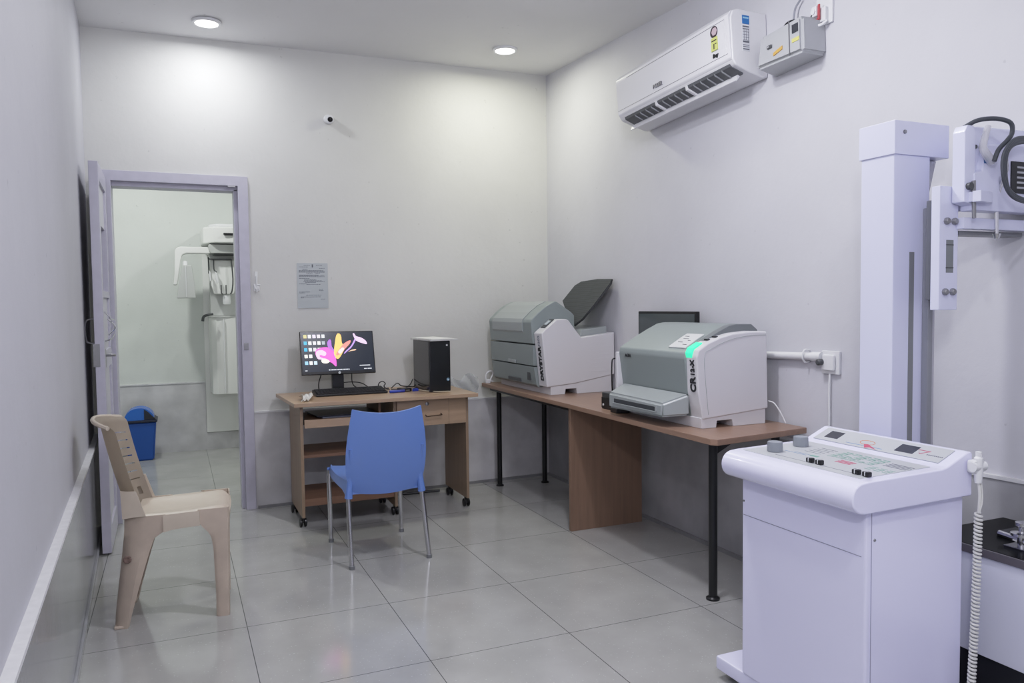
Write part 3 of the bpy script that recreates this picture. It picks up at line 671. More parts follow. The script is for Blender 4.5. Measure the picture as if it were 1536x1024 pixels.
# ------------------------------------------------------------------ dental panoramic x-ray in inner room
M_PAN = mat('xray_white', (232, 233, 230), rough=.35)
M_PANG = mat('xray_grey', (196, 198, 196), rough=.4)
M_DG = mat('dark_grey_plastic', (74, 76, 78), rough=.45)
t = thing('panoramic_xray_machine', 'white wall-mounted panoramic dental x-ray machine seen through the doorway', 'x-ray machine', (.5, IY, .52))
boxo('back_plate', (.245, .80, IY-.02, IY-.001, .16, 1.98), M_PAN, t, .002)
bm = nb(); add_prism(bm, [(.285, IY-.02), (.30, 7.42), (.34, 7.38), (.50, 7.36), (.60, 7.38), (.64, 7.42), (.655, IY-.02)], 'Z', .53, 1.215, .004); obj('column_cover', bm, M_PAN, t)
boxo('cover_ridge', (.395, .405, 7.345, 7.37, .54, 1.2), M_WPL, t, .002)
bm = nb(); add_prism(bm, [(.28, IY-.02), (.292, 7.40), (.34, 7.36), (.60, 7.36), (.655, 7.40), (.66, IY-.02)], 'Z', 1.215, 1.228, .002); obj('cover_cap', bm, M_PANG, t)
boxo('upper_column', (.30, .66, 7.45, IY-.02, 1.228, 1.80), M_PANG, t, .006)
bm = nb(); add_prism(bm, [(.235, IY-.02), (.25, 7.30), (.33, 7.20), (.60, 7.18), (.70, 7.28), (.70, IY-.02)], 'Z', 1.86, 2.0, .012, 3); obj('head_housing', bm, M_PAN, t)
bm = nb(); add_prism(bm, [(.29, IY-.1), (.30, 7.34), (.36, 7.26), (.60, 7.24), (.68, 7.34), (.68, IY-.1)], 'Z', 2.0, 2.03, .01); obj('head_top', bm, M_WPL, t)
bm = nb(); add_tube(bm, [(.42, 7.19, 1.935), (.50, 7.175, 1.935)], .010, 8); add_box(bm, .41, .50, 7.17, 7.19, 1.93, 1.945, .002); obj('display_strip', bm, M_BLACKP, t)
boxo('head_gap', (.30, .68, 7.26, 7.6, 1.85, 1.862), M_DG, t, .001)
boxo('lower_housing', (.29, .68, 7.25, 7.6, 1.775, 1.851), M_PANG, t, .006)
boxo('lower_gap', (.33, .66, 7.28, 7.6, 1.765, 1.776), M_DG, t, .001)
arm = [(.285, 1.825), (.06, 1.825), (.03, 1.81), (.018, 1.78), (.012, 1.60), (.0, 1.50), (.03, 1.50), (.045, 1.58), (.062, 1.70), (.078, 1.755), (.11, 1.77), (.30, 1.77)]
bm = nb(); add_prism(bm, arm, 'Y', 7.22, 7.36, .008); obj('rotating_arm', bm, M_PAN, t)
bm = nb(); add_prism(bm, [(.078, 1.665), (.148, 1.662), (.168, 1.50), (.172, 1.385), (.025, 1.385), (.04, 1.50)], 'Y', 7.12, 7.24, .006); obj('sensor_head', bm, M_PANG, t)
bm = nb(); add_box(bm, .098, .103, 7.115, 7.122, 1.395, 1.655); add_tube(bm, [(.10, 7.25, 1.70), (.10, 7.24, 1.66)], .02, 10); obj('sensor_seam', bm, M_WPL, t)
bm = nb(); add_prism(bm, [(.30, 1.72), (.52, 1.72), (.515, 1.50), (.49, 1.42), (.33, 1.42), (.305, 1.50)], 'Y', 7.33, 7.40, .01); obj('patient_shield', bm, M_PAN, t)
bm = nb()
add_tube(bm, [(.288, 7.31, 1.74), (.30, 7.30, 1.725), (.46, 7.30, 1.725), (.475, 7.30, 1.71), (.485, 7.30, 1.55), (.475, 7.30, 1.45), (.46, 7.30, 1.42)], .006, 8, smooth=3)
add_tube(bm, [(.288, 7.31, 1.74), (.288, 7.30, 1.60)], .006, 8); add_tube(bm, [(.33, 7.30, 1.72), (.33, 7.29, 1.64), (.35, 7.28, 1.61)], .006, 8, smooth=3)
add_tube(bm, [(.385, 7.29, 1.50), (.385, 7.29, 1.43), (.395, 7.29, 1.42)], .005, 8); add_tube(bm, [(.425, 7.29, 1.50), (.425, 7.29, 1.42)], .005, 8)
obj('head_positioner_frame', bm, M_DG, t)
bm = nb(); add_prism(bm, [(.335, 1.62), (.355, 1.60), (.365, 1.53), (.352, 1.51), (.34, 1.55)], 'Y', 7.26, 7.29, .003); add_prism(bm, [(.288, 1.63), (.30, 1.61), (.305, 1.54), (.292, 1.53)], 'Y', 7.26, 7.29, .003); obj('temple_pad', bm, M_WPL, t)
bm = nb(); add_lathe(bm, [(0, 0), (.03, 0), (.034, .03), (.03, .08), (0, .08)], (.43, 7.33, 1.33)); obj('chin_rest', bm, M_WPL, t)
bm = nb(); add_tube(bm, [(.225, 7.28, 1.185), (.235, 7.28, 1.225), (.27, 7.28, 1.24), (.31, 7.30, 1.247)], .013, 10, smooth=4, r2=.010); obj('hand_grip', bm, M_DG, t)

# ------------------------------------------------------------------ side tables
TZ = .735
M_TT = wood('table_top_laminate', (148, 120, 102), .34, 'Y', .88)
M_TP = wood('table_panel_laminate', (132, 106, 88), .5, 'Z', .85)
M_BM = mat('black_steel', (20, 21, 23), rough=.32)
t = thing('corner_table', 'brown laminate table on black tube legs in the corner under the far printer', 'table', (2.3, 4.55, 0))
bm = nb(); add_prism(bm, [(2.028, 3.932), (2.58, 3.932), (2.58, 5.27), (2.032, 5.255)], 'Z', TZ-.026, TZ, bev=.003); obj('top', bm, M_TT, t)
boxo('frame_beam', (2.075, 2.10, 3.94, 5.2, TZ-.052, TZ-.027), M_BM, t, .002)
for (x, y) in ((2.113, 5.125), (2.447, 5.075)):
    bm = nb(); add_tube(bm, [(x, y, .006), (x, y, TZ-.027)], .0175, 16); add_lathe(bm, [(0, 0), (.028, 0), (.028, .008), (.02, .014), (0, .014)], (x, y, 0)); obj('leg', bm, M_BM, t)
for (x, y) in ((2.13, 3.99), (2.45, 3.99)):
    bm = nb(); add_tube(bm, [(x, y, .006), (x, y, TZ-.027)], .0175, 12); add_lathe(bm, [(0, 0), (.028, 0), (.028, .008), (.02, .014), (0, .014)], (x, y, 0)); obj('leg', bm, M_BM, t)
t = thing('panel_table', 'brown laminate table with wooden end panel under the near film scanner', 'table', (2.3, 3.25, 0))
bm = nb(); add_prism(bm, [(2.012, 2.60), (2.03, 2.575), (2.575, 2.645), (2.578, 2.665), (2.578, 3.928), (2.022, 3.928)], 'Z', TZ-.024, TZ+.002, bev=.003); obj('top', bm, M_TT, t)
bm = nb(); add_box(bm, 2.045, 2.52, 3.90, 3.925, 0, TZ-.025, .002); obj('end_panel', bm, M_TP, t)
bm = nb(); x, y = 2.131, 2.735; add_tube(bm, [(x, y, .006), (x, y, TZ-.024)], .019, 16); add_lathe(bm, [(0, 0), (.03, 0), (.03, .008), (.022, .014), (0, .014)], (x, y, 0)); obj('leg', bm, M_BM, t)
bm = nb(); add_prism(bm, [(x+.01, .64), (x+.01, .67), (x+.12, .708), (x+.15, .708)], 'Y', y-.01, y+.01, .002); obj('brace', bm, M_BM, t)
bm = nb(); x2, y2 = 2.5, 2.76; add_tube(bm, [(x2, y2, .006), (x2, y2, TZ-.024)], .019, 16); add_lathe(bm, [(0, 0), (.03, 0), (.03, .008), (.022, .014), (0, .014)], (x2, y2, 0)); obj('leg', bm, M_BM, t)

# ------------------------------------------------------------------ far printer
M_PG = mat('printer_grey', (138, 147, 146), rough=.38)
M_PG2 = mat('printer_grey_light', (156, 162, 162), rough=.3)
M_PW = mat('printer_white', (212, 211, 214), rough=.4)
M_INK = mat('dark_lettering', (34, 36, 40), rough=.5)
t = thing('film_printer', 'grey and white medical film printer with black upright film tray on the corner table', 'printer', (2.3, 4.75, TZ))
NY, FY = 4.315, 5.14
bm = nb(); add_prism(bm, [(2.13, TZ), (2.13, .79), (2.575, .86), (2.575, TZ), (2.315, TZ), (2.31, .768), (2.235, .768), (2.23, TZ)], 'Y', NY+.006, FY-.02, .003)
obj('base', bm, M_PW, t)
side = [(2.102, .785), (2.068, 1.12), (2.085, 1.135), (2.172, 1.203), (2.238, 1.206), (2.255, 1.198), (2.345, 1.088), (2.585, 1.115), (2.585, .845), (2.30, .80)]
bm = nb(); add_prism(bm, side, 'Y', NY, 4.43, .006, 3); obj('side_housing', bm, M_PW, t)
bm = nb(); add_prism(bm, [(2.30, .80), (2.30, 1.09), (2.585, 1.112), (2.585, .845)], 'Y', 4.43, FY, .004); obj('rear_body', bm, M_PW, t)
bm = nb(); add_prism(bm, [(2.36, 1.09), (2.37, 1.135), (2.56, 1.155), (2.56, 1.10)], 'Y', NY+.05, FY-.02, .008); obj('output_deck', bm, M_PG2, t)
bm = nb()
for k in range(9): z = .87+k*.026; add_box(bm, 2.40+.004*k, 2.56, NY-.0015, NY+.001, z, z+.004)
obj('vent_ribs', bm, M_PW, t)
cov = [(2.062, 1.05), (2.050, 1.185), (2.058, 1.205), (2.10, 1.245), (2.16, 1.29), (2.222, 1.318), (2.236, 1.314), (2.338, 1.246), (2.36, 1.225), (2.36, 1.05)]
bm = nb(); add_prism(bm, cov, 'Y', 4.432, FY, .006, 3); obj('top_cover', bm, M_PG, t)
bm = nb(); win = [(2.0475, 1.13), (2.046, 1.183), (2.054, 1.208), (2.098, 1.2485), (2.158, 1.2935), (2.215, 1.319)]
wi = win+[(p[0]+.01, p[1]-.014) for p in win[::-1]]
add_prism(bm, wi, 'Y', 4.56, FY-.07, .001); obj('cover_inset', bm, M_PG2, t)
bm = nb(); add_prism(bm, [(2.066, .912), (2.060, 1.043), (2.36, 1.043), (2.36, .912)], 'Y', 4.432, FY, .003); p1 = obj('upper_drawer', bm, M_PG, t)
boxo('drawer_grip', (2.056, 2.066, 4.70, 4.82, .914, .936), M_PG2, p1, .003)
bm = nb(); add_prism(bm, [(2.10, .775), (2.086, .79), (2.067, .905), (2.36, .905), (2.36, .775)], 'Y', 4.432, FY, .003); p2 = obj('lower_drawer', bm, M_PG, t)
bm = nb(); add_box(bm, 2.074, 2.09, 4.66, 4.86, .795, .815, .002); obj('drawer_grip', bm, M_DG, p2)
bm = nb(); add_box(bm, 2.072, 2.085, 4.50, 4.545, .815, .865, .002, M=ROT((2.08, 4.5, .84), 0, 'X')); obj('latch', bm, M_DG, p2)
bm = nb(); add_prism(bm, [(2.105, 1.1512), (2.17, 1.2015), (2.17, 1.206), (2.103, 1.1555)], 'Y', 4.345, 4.405); obj('control_panel', bm, M_DG, t)
bm = nb(); add_prism(bm, [(2.125, 1.1695), (2.155, 1.193), (2.153, 1.1975), (2.123, 1.174)], 'Y', 4.36, 4.392); obj('display', bm, mat('lcd_pale', (190, 200, 205), rough=.3), t)
upv = Vector((.04, 0, .335)).normalized()
dn = Vector((-.0335, 0, .335)).normalized()
bm = nb(); add_text(bm, 'DRYSTAR', .050, (2.0965, 4.350, .822), dn, (0, 1, 0), .002, off=.03); obj('lettering', bm, M_INK, t, smooth=False)
bm = nb(); add_text(bm, '5302', .036, (2.0762, 4.355, 1.035), dn, (0, 1, 0), .002); obj('lettering', bm, mat('pale_lettering', (140, 142, 150), rough=.5), t, smooth=False)
tp = [(2.362, 4.43, 1.158), (2.378, 4.52, 1.18), (2.47, 4.80, 1.316), (2.545, 4.76, 1.42), (2.562, 4.70, 1.445), (2.575, 4.50, 1.456), (2.572, 4.315, 1.450), (2.555, 4.30, 1.425), (2.465, 4.35, 1.29), (2.40, 4.39, 1.20)]
bm = nb(); tt = bmesh.new(); f = tt.faces.new([tt.verts.new(p) for p in tp]); bmesh.ops.triangulate(tt, faces=[f]); bmesh.ops.solidify(tt, geom=tt.faces[:], thickness=.009); bmesh.ops.recalc_face_normals(tt, faces=tt.faces[:]); merge(bm, tt)
def traymat():
    m = mat('mesh_tray_black', (52, 56, 60), rough=.5); nt = m.node_tree; N = nt.nodes; L = nt.links; b = N['Principled BSDF']
    tc = N.new('ShaderNodeTexCoord'); v = N.new('ShaderNodeTexVoronoi'); v.inputs['Scale'].default_value = 110; v.inputs['Randomness'].default_value = 0
    L.new(tc.outputs['Object'], v.inputs['Vector']); r = N.new('ShaderNodeValToRGB'); r.color_ramp.elements[0].position = .25; r.color_ramp.elements[1].position = .45
    r.color_ramp.elements[0].color = srgb(22, 24, 26); r.color_ramp.elements[1].color = srgb(56, 60, 63)
    L.new(v.outputs['Distance'], r.inputs['Fac']); L.new(r.outputs['Color'], b.inputs['Base Color']); return m
tray = obj('film_tray', bm, traymat(), t, smooth=False)
bm = nb(); add_tube(bm, tp[2:10]+tp[:3], .005, 6); obj('tray_rim', bm, M_BLACKP, tray)

# ------------------------------------------------------------------ film scanner
t = t_sc = thing('film_scanner', 'grey and white x-ray plate scanner with green status light on the near table', 'scanner', (2.3, 3.1, TZ))
NY, FY, TZ2 = 2.82, 3.46, TZ+.002
bm = nb(); add_prism(bm, [(2.14, TZ2), (2.135, .785), (2.50, .825), (2.50, TZ2), (2.315, TZ2), (2.308, .768), (2.225, .768), (2.22, TZ2)], 'Y', NY+.006, FY, .003); obj('base', bm, M_PW, t)
side = [(2.142, .778), (2.118, .90), (2.108, 1.06), (2.118, 1.09), (2.17, 1.12), (2.24, 1.145), (2.31, 1.16), (2.406, 1.167), (2.502, 1.164), (2.512, .806)]
bm = nb(); add_prism(bm, side, 'Y', NY, NY+.085, .008, 3); obj('side_housing', bm, M_PW, t)
bm = nb(); ins = [(2.172, .80), (2.158, .93), (2.150, 1.03), (2.156, 1.075), (2.18, 1.09), (2.26, 1.122), (2.34, 1.14), (2.42, 1.148), (2.495, 1.147)]
add_tube(bm, [(p[0], NY-.0005, p[1]) for p in ins], .0012, 4, smooth=3); obj('panel_seam', bm, M_PG2, t)
bm = nb(); add_prism(bm, [(2.14, .78), (2.12, .88), (2.50, .88), (2.50, .80)], 'Y', NY+.08, FY, .002); obj('inner_body', bm, M_PG, t)
fc = [(2.120, .882), (2.098, 1.05), (2.103, 1.075), (2.125, 1.088), (2.2, 1.13), (2.27, 1.165), (2.33, 1.192), (2.37, 1.198), (2.455, 1.197), (2.49, 1.168), (2.50, .882)]
bm = nb(); add_prism(bm, fc, 'Y', NY+.075, FY, .008, 3); obj('front_cover', bm, M_PG, t)
tf = [(2.125, 1.094), (2.2, 1.133), (2.27, 1.168), (2.33, 1.193), (2.37, 1.199), (2.455, 1.1975), (2.492, 1.17)]
top = tf+[(p[0]-.004, p[1]-.045) for p in tf[::-1]]
bm = nb(); add_prism(bm, top, 'Y', NY+.05, NY+.095, .004); obj('top_trim', bm, mat('printer_grey_dark', (112, 117, 119), rough=.4), t)
bm = nb(); add_box(bm, 2.088, 2.50, FY-.004, FY+.02, .79, 1.05, .006); obj('far_side_housing', bm, M_PW, t)
# feeder
bm = nb(); tt = bmesh.new()
A = [(2.0, 2.93, .785), (2.0, 3.40, .775), (2.0, 3.40, .852), (2.0, 2.93, .846)]; B = [(2.122, 2.885, .79), (2.122, 3.44, .78), (2.122, 3.44, .893), (2.122, 2.885, .89)]
va = [tt.verts.new(p) for p in A]; vb = [tt.verts.new(p) for p in B]; tt.faces.new(va); tt.faces.new(vb)
for i in range(4): tt.faces.new((va[i], va[(i+1) % 4], vb[(i+1) % 4], vb[i]))
bmesh.ops.recalc_face_normals(tt, faces=tt.faces[:]); bmesh.ops.bevel(tt, geom=tt.edges[:], offset=.01, segments=3, affect='EDGES'); merge(bm, tt)
fd = obj('plate_feeder', bm, M_PG2, t)
bm = nb(); add_box(bm, 1.9985, 2.01, 2.985, 3.345, .806, .828, .002); obj('feeder_slot', bm, mat('slot_dark', (58, 62, 66), rough=.5), fd)
bm = nb(); add_box(bm, 1.996, 2.0, 2.975, 3.355, .802, .807, .001); add_box(bm, 1.996, 2.0, 2.97, 2.98, .806, .836); obj('slot_edge', bm, M_PG2, fd)
bm = nb(); add_prism(bm, [(2.104, 1.075), (2.116, 1.098), (2.15, 1.115), (2.165, 1.122), (2.16, 1.10), (2.125, 1.065), (2.108, 1.052)], 'Y', NY+.032, NY+.08, .003)
obj('status_light', bm, mat('green_led', (60, 225, 150), emit=(50, 230, 150), estr=1.3), t)
dn2 = Vector((-.012, 0, .16)).normalized()
bm = nb(); add_text(bm, 'CR', .052, (2.1172, 2.836, .90), dn2, (0, 1, 0), .0025, off=.03); add_text(bm, '12-X', .036, (2.1118, 2.840, .972), dn2, (0, 1, 0), .0025); obj('lettering', bm, M_INK, t, smooth=False)
bm = nb(); add_text(bm, 'AGFA', .022, (2.0985, 3.40, 1.030), (0, -1, 0), (0, 0, 1), .001); obj('lettering', bm, M_INK, t, smooth=False)
bm = nb(); add_box(bm, 2.19, 2.205, NY+.03, NY+.055, 1.129, 1.136); add_box(bm, 2.225, 2.24, NY+.02, NY+.045, 1.141, 1.148); obj('button', bm, M_INK, t)
bm = nb(); add_prism(bm, [(2.128, 1.0905), (2.20, 1.1315), (2.235, 1.149), (2.233, 1.1535), (2.198, 1.136), (2.126, 1.095)], 'Y', 2.93, 3.06); lb = obj('instruction_label', bm, mat('label_pale', (208, 210, 210), rough=.5), t)
bm = nb()
for (a, y, w) in ((.2, 2.95, .03), (.35, 3.0, .035), (.5, 2.96, .02), (.62, 2.99, .04), (.8, 3.01, .03)):
    x = 2.13+.1*a; z = 1.0915+.056*a+.0045; add_box(bm, x-.002, x+.002, y, y+w, z-.001, z+.0025)
obj('label_print', bm, M_INK, lb, smooth=False)
# small black speaker box beside the scanner
t = thing('black_speaker', 'small black box beside the left end of the film scanner', 'speaker', (2.17, 3.6, TZ))
boxo('cabinet', (2.10, 2.25, 3.505, 3.64, TZ+.004, .825), mat('dark_grey_box', (58, 60, 62), rough=.35), t, .005)
boxo('front_panel', (2.096, 2.102, 3.508, 3.637, TZ+.008, .80), M_BLACKP, t, .002)
bm = nb(); add_lathe(bm, [(0, 0), (.006, 0), (.006, -.003), (0, -.003)], (2.096, 3.615, .76), axis='X'); obj('knob', bm, M_WPL, t)
bm = nb(); add_box(bm, 2.098, 2.25, 3.51, 3.635, TZ, TZ+.006); obj('foot', bm, M_BLACKP, t)
bm = nb(); add_prism(bm, [(2.06, 3.42), (2.12, 3.40), (2.16, 3.44), (2.15, 3.495), (2.06, 3.485)], 'Z', TZ+.002, TZ+.026, .004); obj('feeder_foot', bm, M_BLACKP, t_sc)
# booklets standing left of the scanner
for k, (y, h, lab) in enumerate(((3.66, 1.00, 'thin white booklet leaning upright between scanner and black box, nearer one'), (3.69, .985, 'thin white booklet leaning upright behind the black box, farther one'))):
    t = thing('booklet', lab, 'booklet', (2.32, y, TZ), 'booklets beside the scanner')
    BM_ = ROT((2.3, y, TZ), 4, 'X')
    boxo_ = nb(); add_box(boxo_, 2.228, 2.36, y-.011, y+.011, TZ+.003, h, .003, M=BM_); obj('cover', boxo_, M_PAP, t)
    bm = nb(); add_box(bm, 2.2265, 2.2285, y-.006, y+.006, .80, h-.03, M=BM_); obj('spine_print', bm, mat('grey_print', (150, 152, 156), rough=.6), t)
bm = nb(); add_tube(bm, [(2.222, 3.72, .745), (2.212, 3.72, .85), (2.212, 3.72, .97), (2.225, 3.72, .995), (2.26, 3.725, .99)], .004, 6, smooth=4); obj('black_lead', bm, M_BLACKP, None, label='thin black lead looping up beside the white booklets', cat='cable')
# second monitor behind the scanner
t = thing('rear_monitor', 'dark switched-off monitor behind the film scanner against the right wall', 'monitor', (2.55, 3.68, TZ))
RMM = ROT((2.5, 3.66, 1.1), -3, 'Z')
bm = nb(); add_box(bm, 2.522, 2.545, 3.375, 3.935, .93, 1.252, .004); obj('housing', bm, M_BEZ, t)
bm = nb(); add_box(bm, 2.5195, 2.523, 3.389, 3.921, .95, 1.238); obj('screen', bm, mat('screen_off', (70, 78, 80), rough=.12), t)
boxo('neck', (2.54, 2.56, 3.62, 3.70, TZ+.012, 1.05), M_BEZ, t, .003)
boxo('foot', (2.47, 2.575, 3.56, 3.76, TZ+.003, TZ+.014), M_BEZ, t, .003)
# clear plastic cover and white adapter left of the far printer
M_CLR = mat('clear_plastic_film', (225, 228, 230), rough=.12, alpha=.35)
def film(u, v):
    x = 1.745+.26*u; y = wbY(x)-.02-.03*abs(math.sin(9*u+4*v)); z = .64+.13*v+.02*math.sin(11*u)*v+.03*u
    return (x, y, z)
bm = nb(); add_grid(bm, film, 22, 10, .0006); obj('plastic_sheet', bm, M_CLR, None, label='crumpled clear plastic sheet against the wall between desk and corner table', cat='plastic sheet')
bm = nb(); add_tube(bm, [(2.045, 5.20, .74), (2.045, 5.20, .79), (2.06, 5.2, .815), (2.09, 5.2, .82), (2.10, 5.2, .80), (2.08, 5.2, .76), (2.10, 5.2, .745)], .006, 8, smooth=4); add_box(bm, 2.04, 2.075, 5.185, 5.215, .736, .765, .004)
obj('white_adapter', bm, M_WPL, None, label='white cable adapter on the table corner left of the far printer', cat='adapter')

# ------------------------------------------------------------------ wall conduit and socket on right wall
t = thing('wall_socket', 'white square socket plate with black knob on the right wall near the scanner', 'socket', (WR, 2.53, .985))
bm = nb(); add_box(bm, WR-.014, WR, 2.475, 2.575, .985, 1.085, .004); add_box(bm, WR-.03, WR-.013, 2.492, 2.558, 1.0, 1.07, .008); obj('plate', bm, M_WPL, t)
bm = nb(); add_lathe(bm, [(0, 0), (.014, 0), (.014, -.02), (.009, -.024), (0, -.024)], (WR-.03, 2.558, 1.036), axis='X'); obj('plug_knob', bm, M_DG, t)
t = thing('conduit_pipe', 'white horizontal conduit pipe running along the right wall to the socket', 'pipe', (WR, 2.75, 1.05))
bm = nb(); add_tube(bm, [(WR-.018, 2.575, 1.058), (WR-.018, 2.95, 1.046)], .017, 14); obj('pipe', bm, M_WPL, t)
bm = nb(); add_tube(bm, [(WR-.018, 2.565, 1.058), (WR-.018, 2.62, 1.056)], .021, 14); add_tube(bm, [(WR-.002, 2.655, 1.08), (WR-.03, 2.655, 1.085), (WR-.045, 2.655, 1.056), (WR-.03, 2.655, 1.03), (WR-.002, 2.655, 1.03)], .004, 6, smooth=3); obj('clamp', bm, M_WPL, t)
bm = nb(); add_tube(bm, [(WR-.01, 2.528, .99), (WR-.012, 2.53, .9), (WR-.012, 2.53, .74), (WR-.03, 2.53, .60), (WR-.03, 2.54, .3)], .005, 8, smooth=4); obj('socket_cable', bm, M_WPL, None, label='white cable hanging straight down from the right wall socket', cat='cable')
bm = nb(); add_tube(bm, [(2.52, 2.83, .84), (2.53, 2.80, .83), (2.55, 2.775, .78), (2.56, 2.76, .742)], .003, 6, smooth=4); obj('scanner_cable', bm, M_WPL, None, label='thin white cable drooping behind the right end of the scanner', cat='cable')

# ------------------------------------------------------------------ air conditioner
M_AC = mat('ac_white', (222, 222, 226), rough=.3)
t = thing('air_conditioner', 'white split air conditioner mounted high on the right wall', 'air conditioner', (WR, 3.43, 2.36))
AM = ROT((WR, 3.44, 2.5), -2.6, 'X')
Y0, Y1 = 2.935, 3.935
prof = [(WR, 2.63), (WR-.17, 2.632), (WR-.20, 2.622), (WR-.214, 2.59), (WR-.206, 2.395), (WR-.19, 2.372), (WR-.11, 2.345), (WR-.03, 2.325), (WR, 2.33)]
bm = nb(); add_prism(bm, prof, 'Y', Y0, Y1, .008, 3, M=AM); obj('body', bm, M_AC, t)
fp = [(WR-.202, 2.625), (WR-.224, 2.60), (WR-.224, 2.58), (WR-.214, 2.405), (WR-.205, 2.393), (WR-.198, 2.41), (WR-.208, 2.60)]
bm = nb(); add_prism(bm, fp, 'Y', Y0+.004, Y1-.004, .004, 2, M=AM); fpn = obj('front_panel', bm, mat('ac_front', (226, 226, 231), rough=.22), t)
bm = nb(); add_tube(bm, [(WR-.2245, Y0+.03, 2.585), (WR-.2245, Y1-.12, 2.585)], .0012, 4, M=AM); add_tube(bm, [(WR-.2155, Y0+.02, 2.425), (WR-.2155, Y1-.01, 2.425)], .0012, 4, M=AM); add_tube(bm, [(WR-.2245, Y0+.03, 2.585), (WR-.216, Y0+.03, 2.425)], .0012, 4, M=AM)
obj('panel_groove', bm, M_STEEL, fpn)
bm = nb(); add_prism(bm, [(WR-.200, 2.383), (WR-.1955, 2.369), (WR-.125, 2.340), (WR-.12, 2.352)], 'Y', Y0+.03, Y1-.05, .001, M=AM); obj('outlet_recess', bm, mat('ac_outlet_dark', (88, 90, 94), rough=.5), t)
bm = nb()
for k in range(15):
    y = Y0+.09+k*.054
    if k in (5, 10): continue
    add_prism(bm, [(WR-.197, 2.372), (WR-.193, 2.362), (WR-.145, 2.342), (WR-.143, 2.352)], 'Y', y, y+.005, M=AM)
obj('vertical_louvres', bm, mat('louvre_grey', (150, 152, 156), rough=.4), t)
bm = nb()
for k in (5, 10): y = Y0+.09+k*.054; add_prism(bm, [(WR-.204, 2.386), (WR-.198, 2.360), (WR-.130, 2.333), (WR-.126, 2.345)], 'Y', y-.006, y+.012, .002, M=AM)
obj('outlet_divider', bm, M_AC, t)
bm = nb(); add_prism(bm, [(WR-.135, 2.352), (WR-.15, 2.318), (WR-.143, 2.315), (WR-.12, 2.345)], 'Y', Y0+.05, Y1-.03, .002, M=AM); obj('air_flap', bm, M_AC, t)
bm = nb(); add_text(bm, 'POLER', .028, tuple(AM @ Vector((WR-.2215, 3.56, 2.445))), AM.to_3x3() @ Vector((0, -1, 0)), AM.to_3x3() @ Vector((.04, 0, 1)), .003); obj('lettering', bm, mat('grey_lettering', (120, 120, 126), rough=.4), fpn, smooth=False)
bm = nb(); add_text(bm, 'Buy', .026, tuple(AM @ Vector((WR-.2185, Y0+.125, 2.437))), AM.to_3x3() @ Vector((0, -1, 0)), AM.to_3x3() @ Vector((.04, 0, 1)), .003); obj('lettering', bm, M_INK, fpn, smooth=False)
bm = nb(); add_box(bm, WR-.224, WR-.219, Y0+.085, Y0+.13, 2.468, 2.53, M=AM); sk_ = obj('energy_label', bm, mat('yellow_label', (206, 214, 120), rough=.5), fpn, label='yellow and red energy rating sticker')
bm = nb(); add_lathe(bm, [(0, 0), (.027, 0), (.027, -.004), (0, -.004)], (WR-.220, Y0+.108, 2.556), axis='X', M=AM); add_box(bm, WR-.2255, WR-.2235, Y0+.09, Y0+.125, 2.512, 2.517, M=AM); add_box(bm, WR-.225, WR-.2235, Y0+.09, Y0+.10, 2.495, 2.50, M=AM); add_box(bm, WR-.225, WR-.2235, Y0+.105, Y0+.112, 2.475, 2.50, M=AM)
obj('star_dial', bm, mat('label_dark', (52, 40, 48), rough=.5), sk_)
bm = nb(); add_lathe(bm, [(0, 0), (.02, 0), (.02, -.0015), (0, -.0015)], (WR-.2245, Y0+.103, 2.556), axis='X', M=AM, sides=6); obj('dial_centre', bm, mat('label_rose', (190, 170, 178), rough=.5), sk_)
bm = nb(); add_box(bm, WR-.146, WR-.106, Y0-.0015, Y0+.002, 2.565, 2.605, M=AM); obj('blue_sticker', bm, mat('sticker_blue', (40, 110, 176), rough=.4), t, label='square blue sticker on the side')
bm = nb(); add_box(bm, WR-.143, WR-.110, Y0-.0022, Y0-.001, 2.59, 2.597, M=AM); obj('sticker_print', bm, mat('sticker_white', (150, 195, 225), rough=.4), t)
bm = nb(); add_box(bm, WR-.148, WR-.106, Y0-.0012, Y0+.002, 2.44, 2.558, M=AM); rl = obj('rating_label', bm, mat('label_white', (212, 214, 220), rough=.5), t)
bm = nb()
for z, h in ((2.55, .006), (2.54, .004), (2.528, .0015), (2.515, .0015), (2.502, .0015), (2.49, .0015), (2.479, .008), (2.466, .003), (2.458, .003), (2.446, .005)): add_box(bm, WR-.145, WR-.109, Y0-.002, Y0-.001, z, z+h, M=AM)
for x in (.138, .126, .114): add_box(bm, WR-x, WR-x+.0015, Y0-.002, Y0-.001, 2.49, 2.54, M=AM)
obj('label_print', bm, mat('print_grey', (96, 98, 106), rough=.5), rl, smooth=False)

# stabiliser
M_STB = mat('stabiliser_grey', (176, 178, 180), rough=.3)
t = t_st = thing('voltage_stabiliser', 'grey voltage stabiliser box on the right wall beside the air conditioner', 'stabiliser', (WR, 2.73, 2.33))
SMx = ROT((WR, 2.75, 2.42), -3, 'X')
bm = nb(); tt = bmesh.new()
A = [(WR+.01, 2.89, 2.345), (WR+.01, 2.575, 2.345), (WR+.01, 2.575, 2.505), (WR+.01, 2.89, 2.535)]; B = [(WR-.135, 2.86, 2.36), (WR-.135, 2.575, 2.345), (WR-.135, 2.575, 2.50), (WR-.11, 2.86, 2.505)]
va = [tt.verts.new(p) for p in A]; vb = [tt.verts.new(p) for p in B]; tt.faces.new(va); tt.faces.new(vb)
for i in range(4): tt.faces.new((va[i], va[(i+1) % 4], vb[(i+1) % 4], vb[i]))
bmesh.ops.recalc_face_normals(tt, faces=tt.faces[:]); bmesh.ops.bevel(tt, geom=tt.edges[:], offset=.014, segments=3, affect='EDGES'); merge(bm, tt, SMx)
obj('case', bm, M_STB, t)
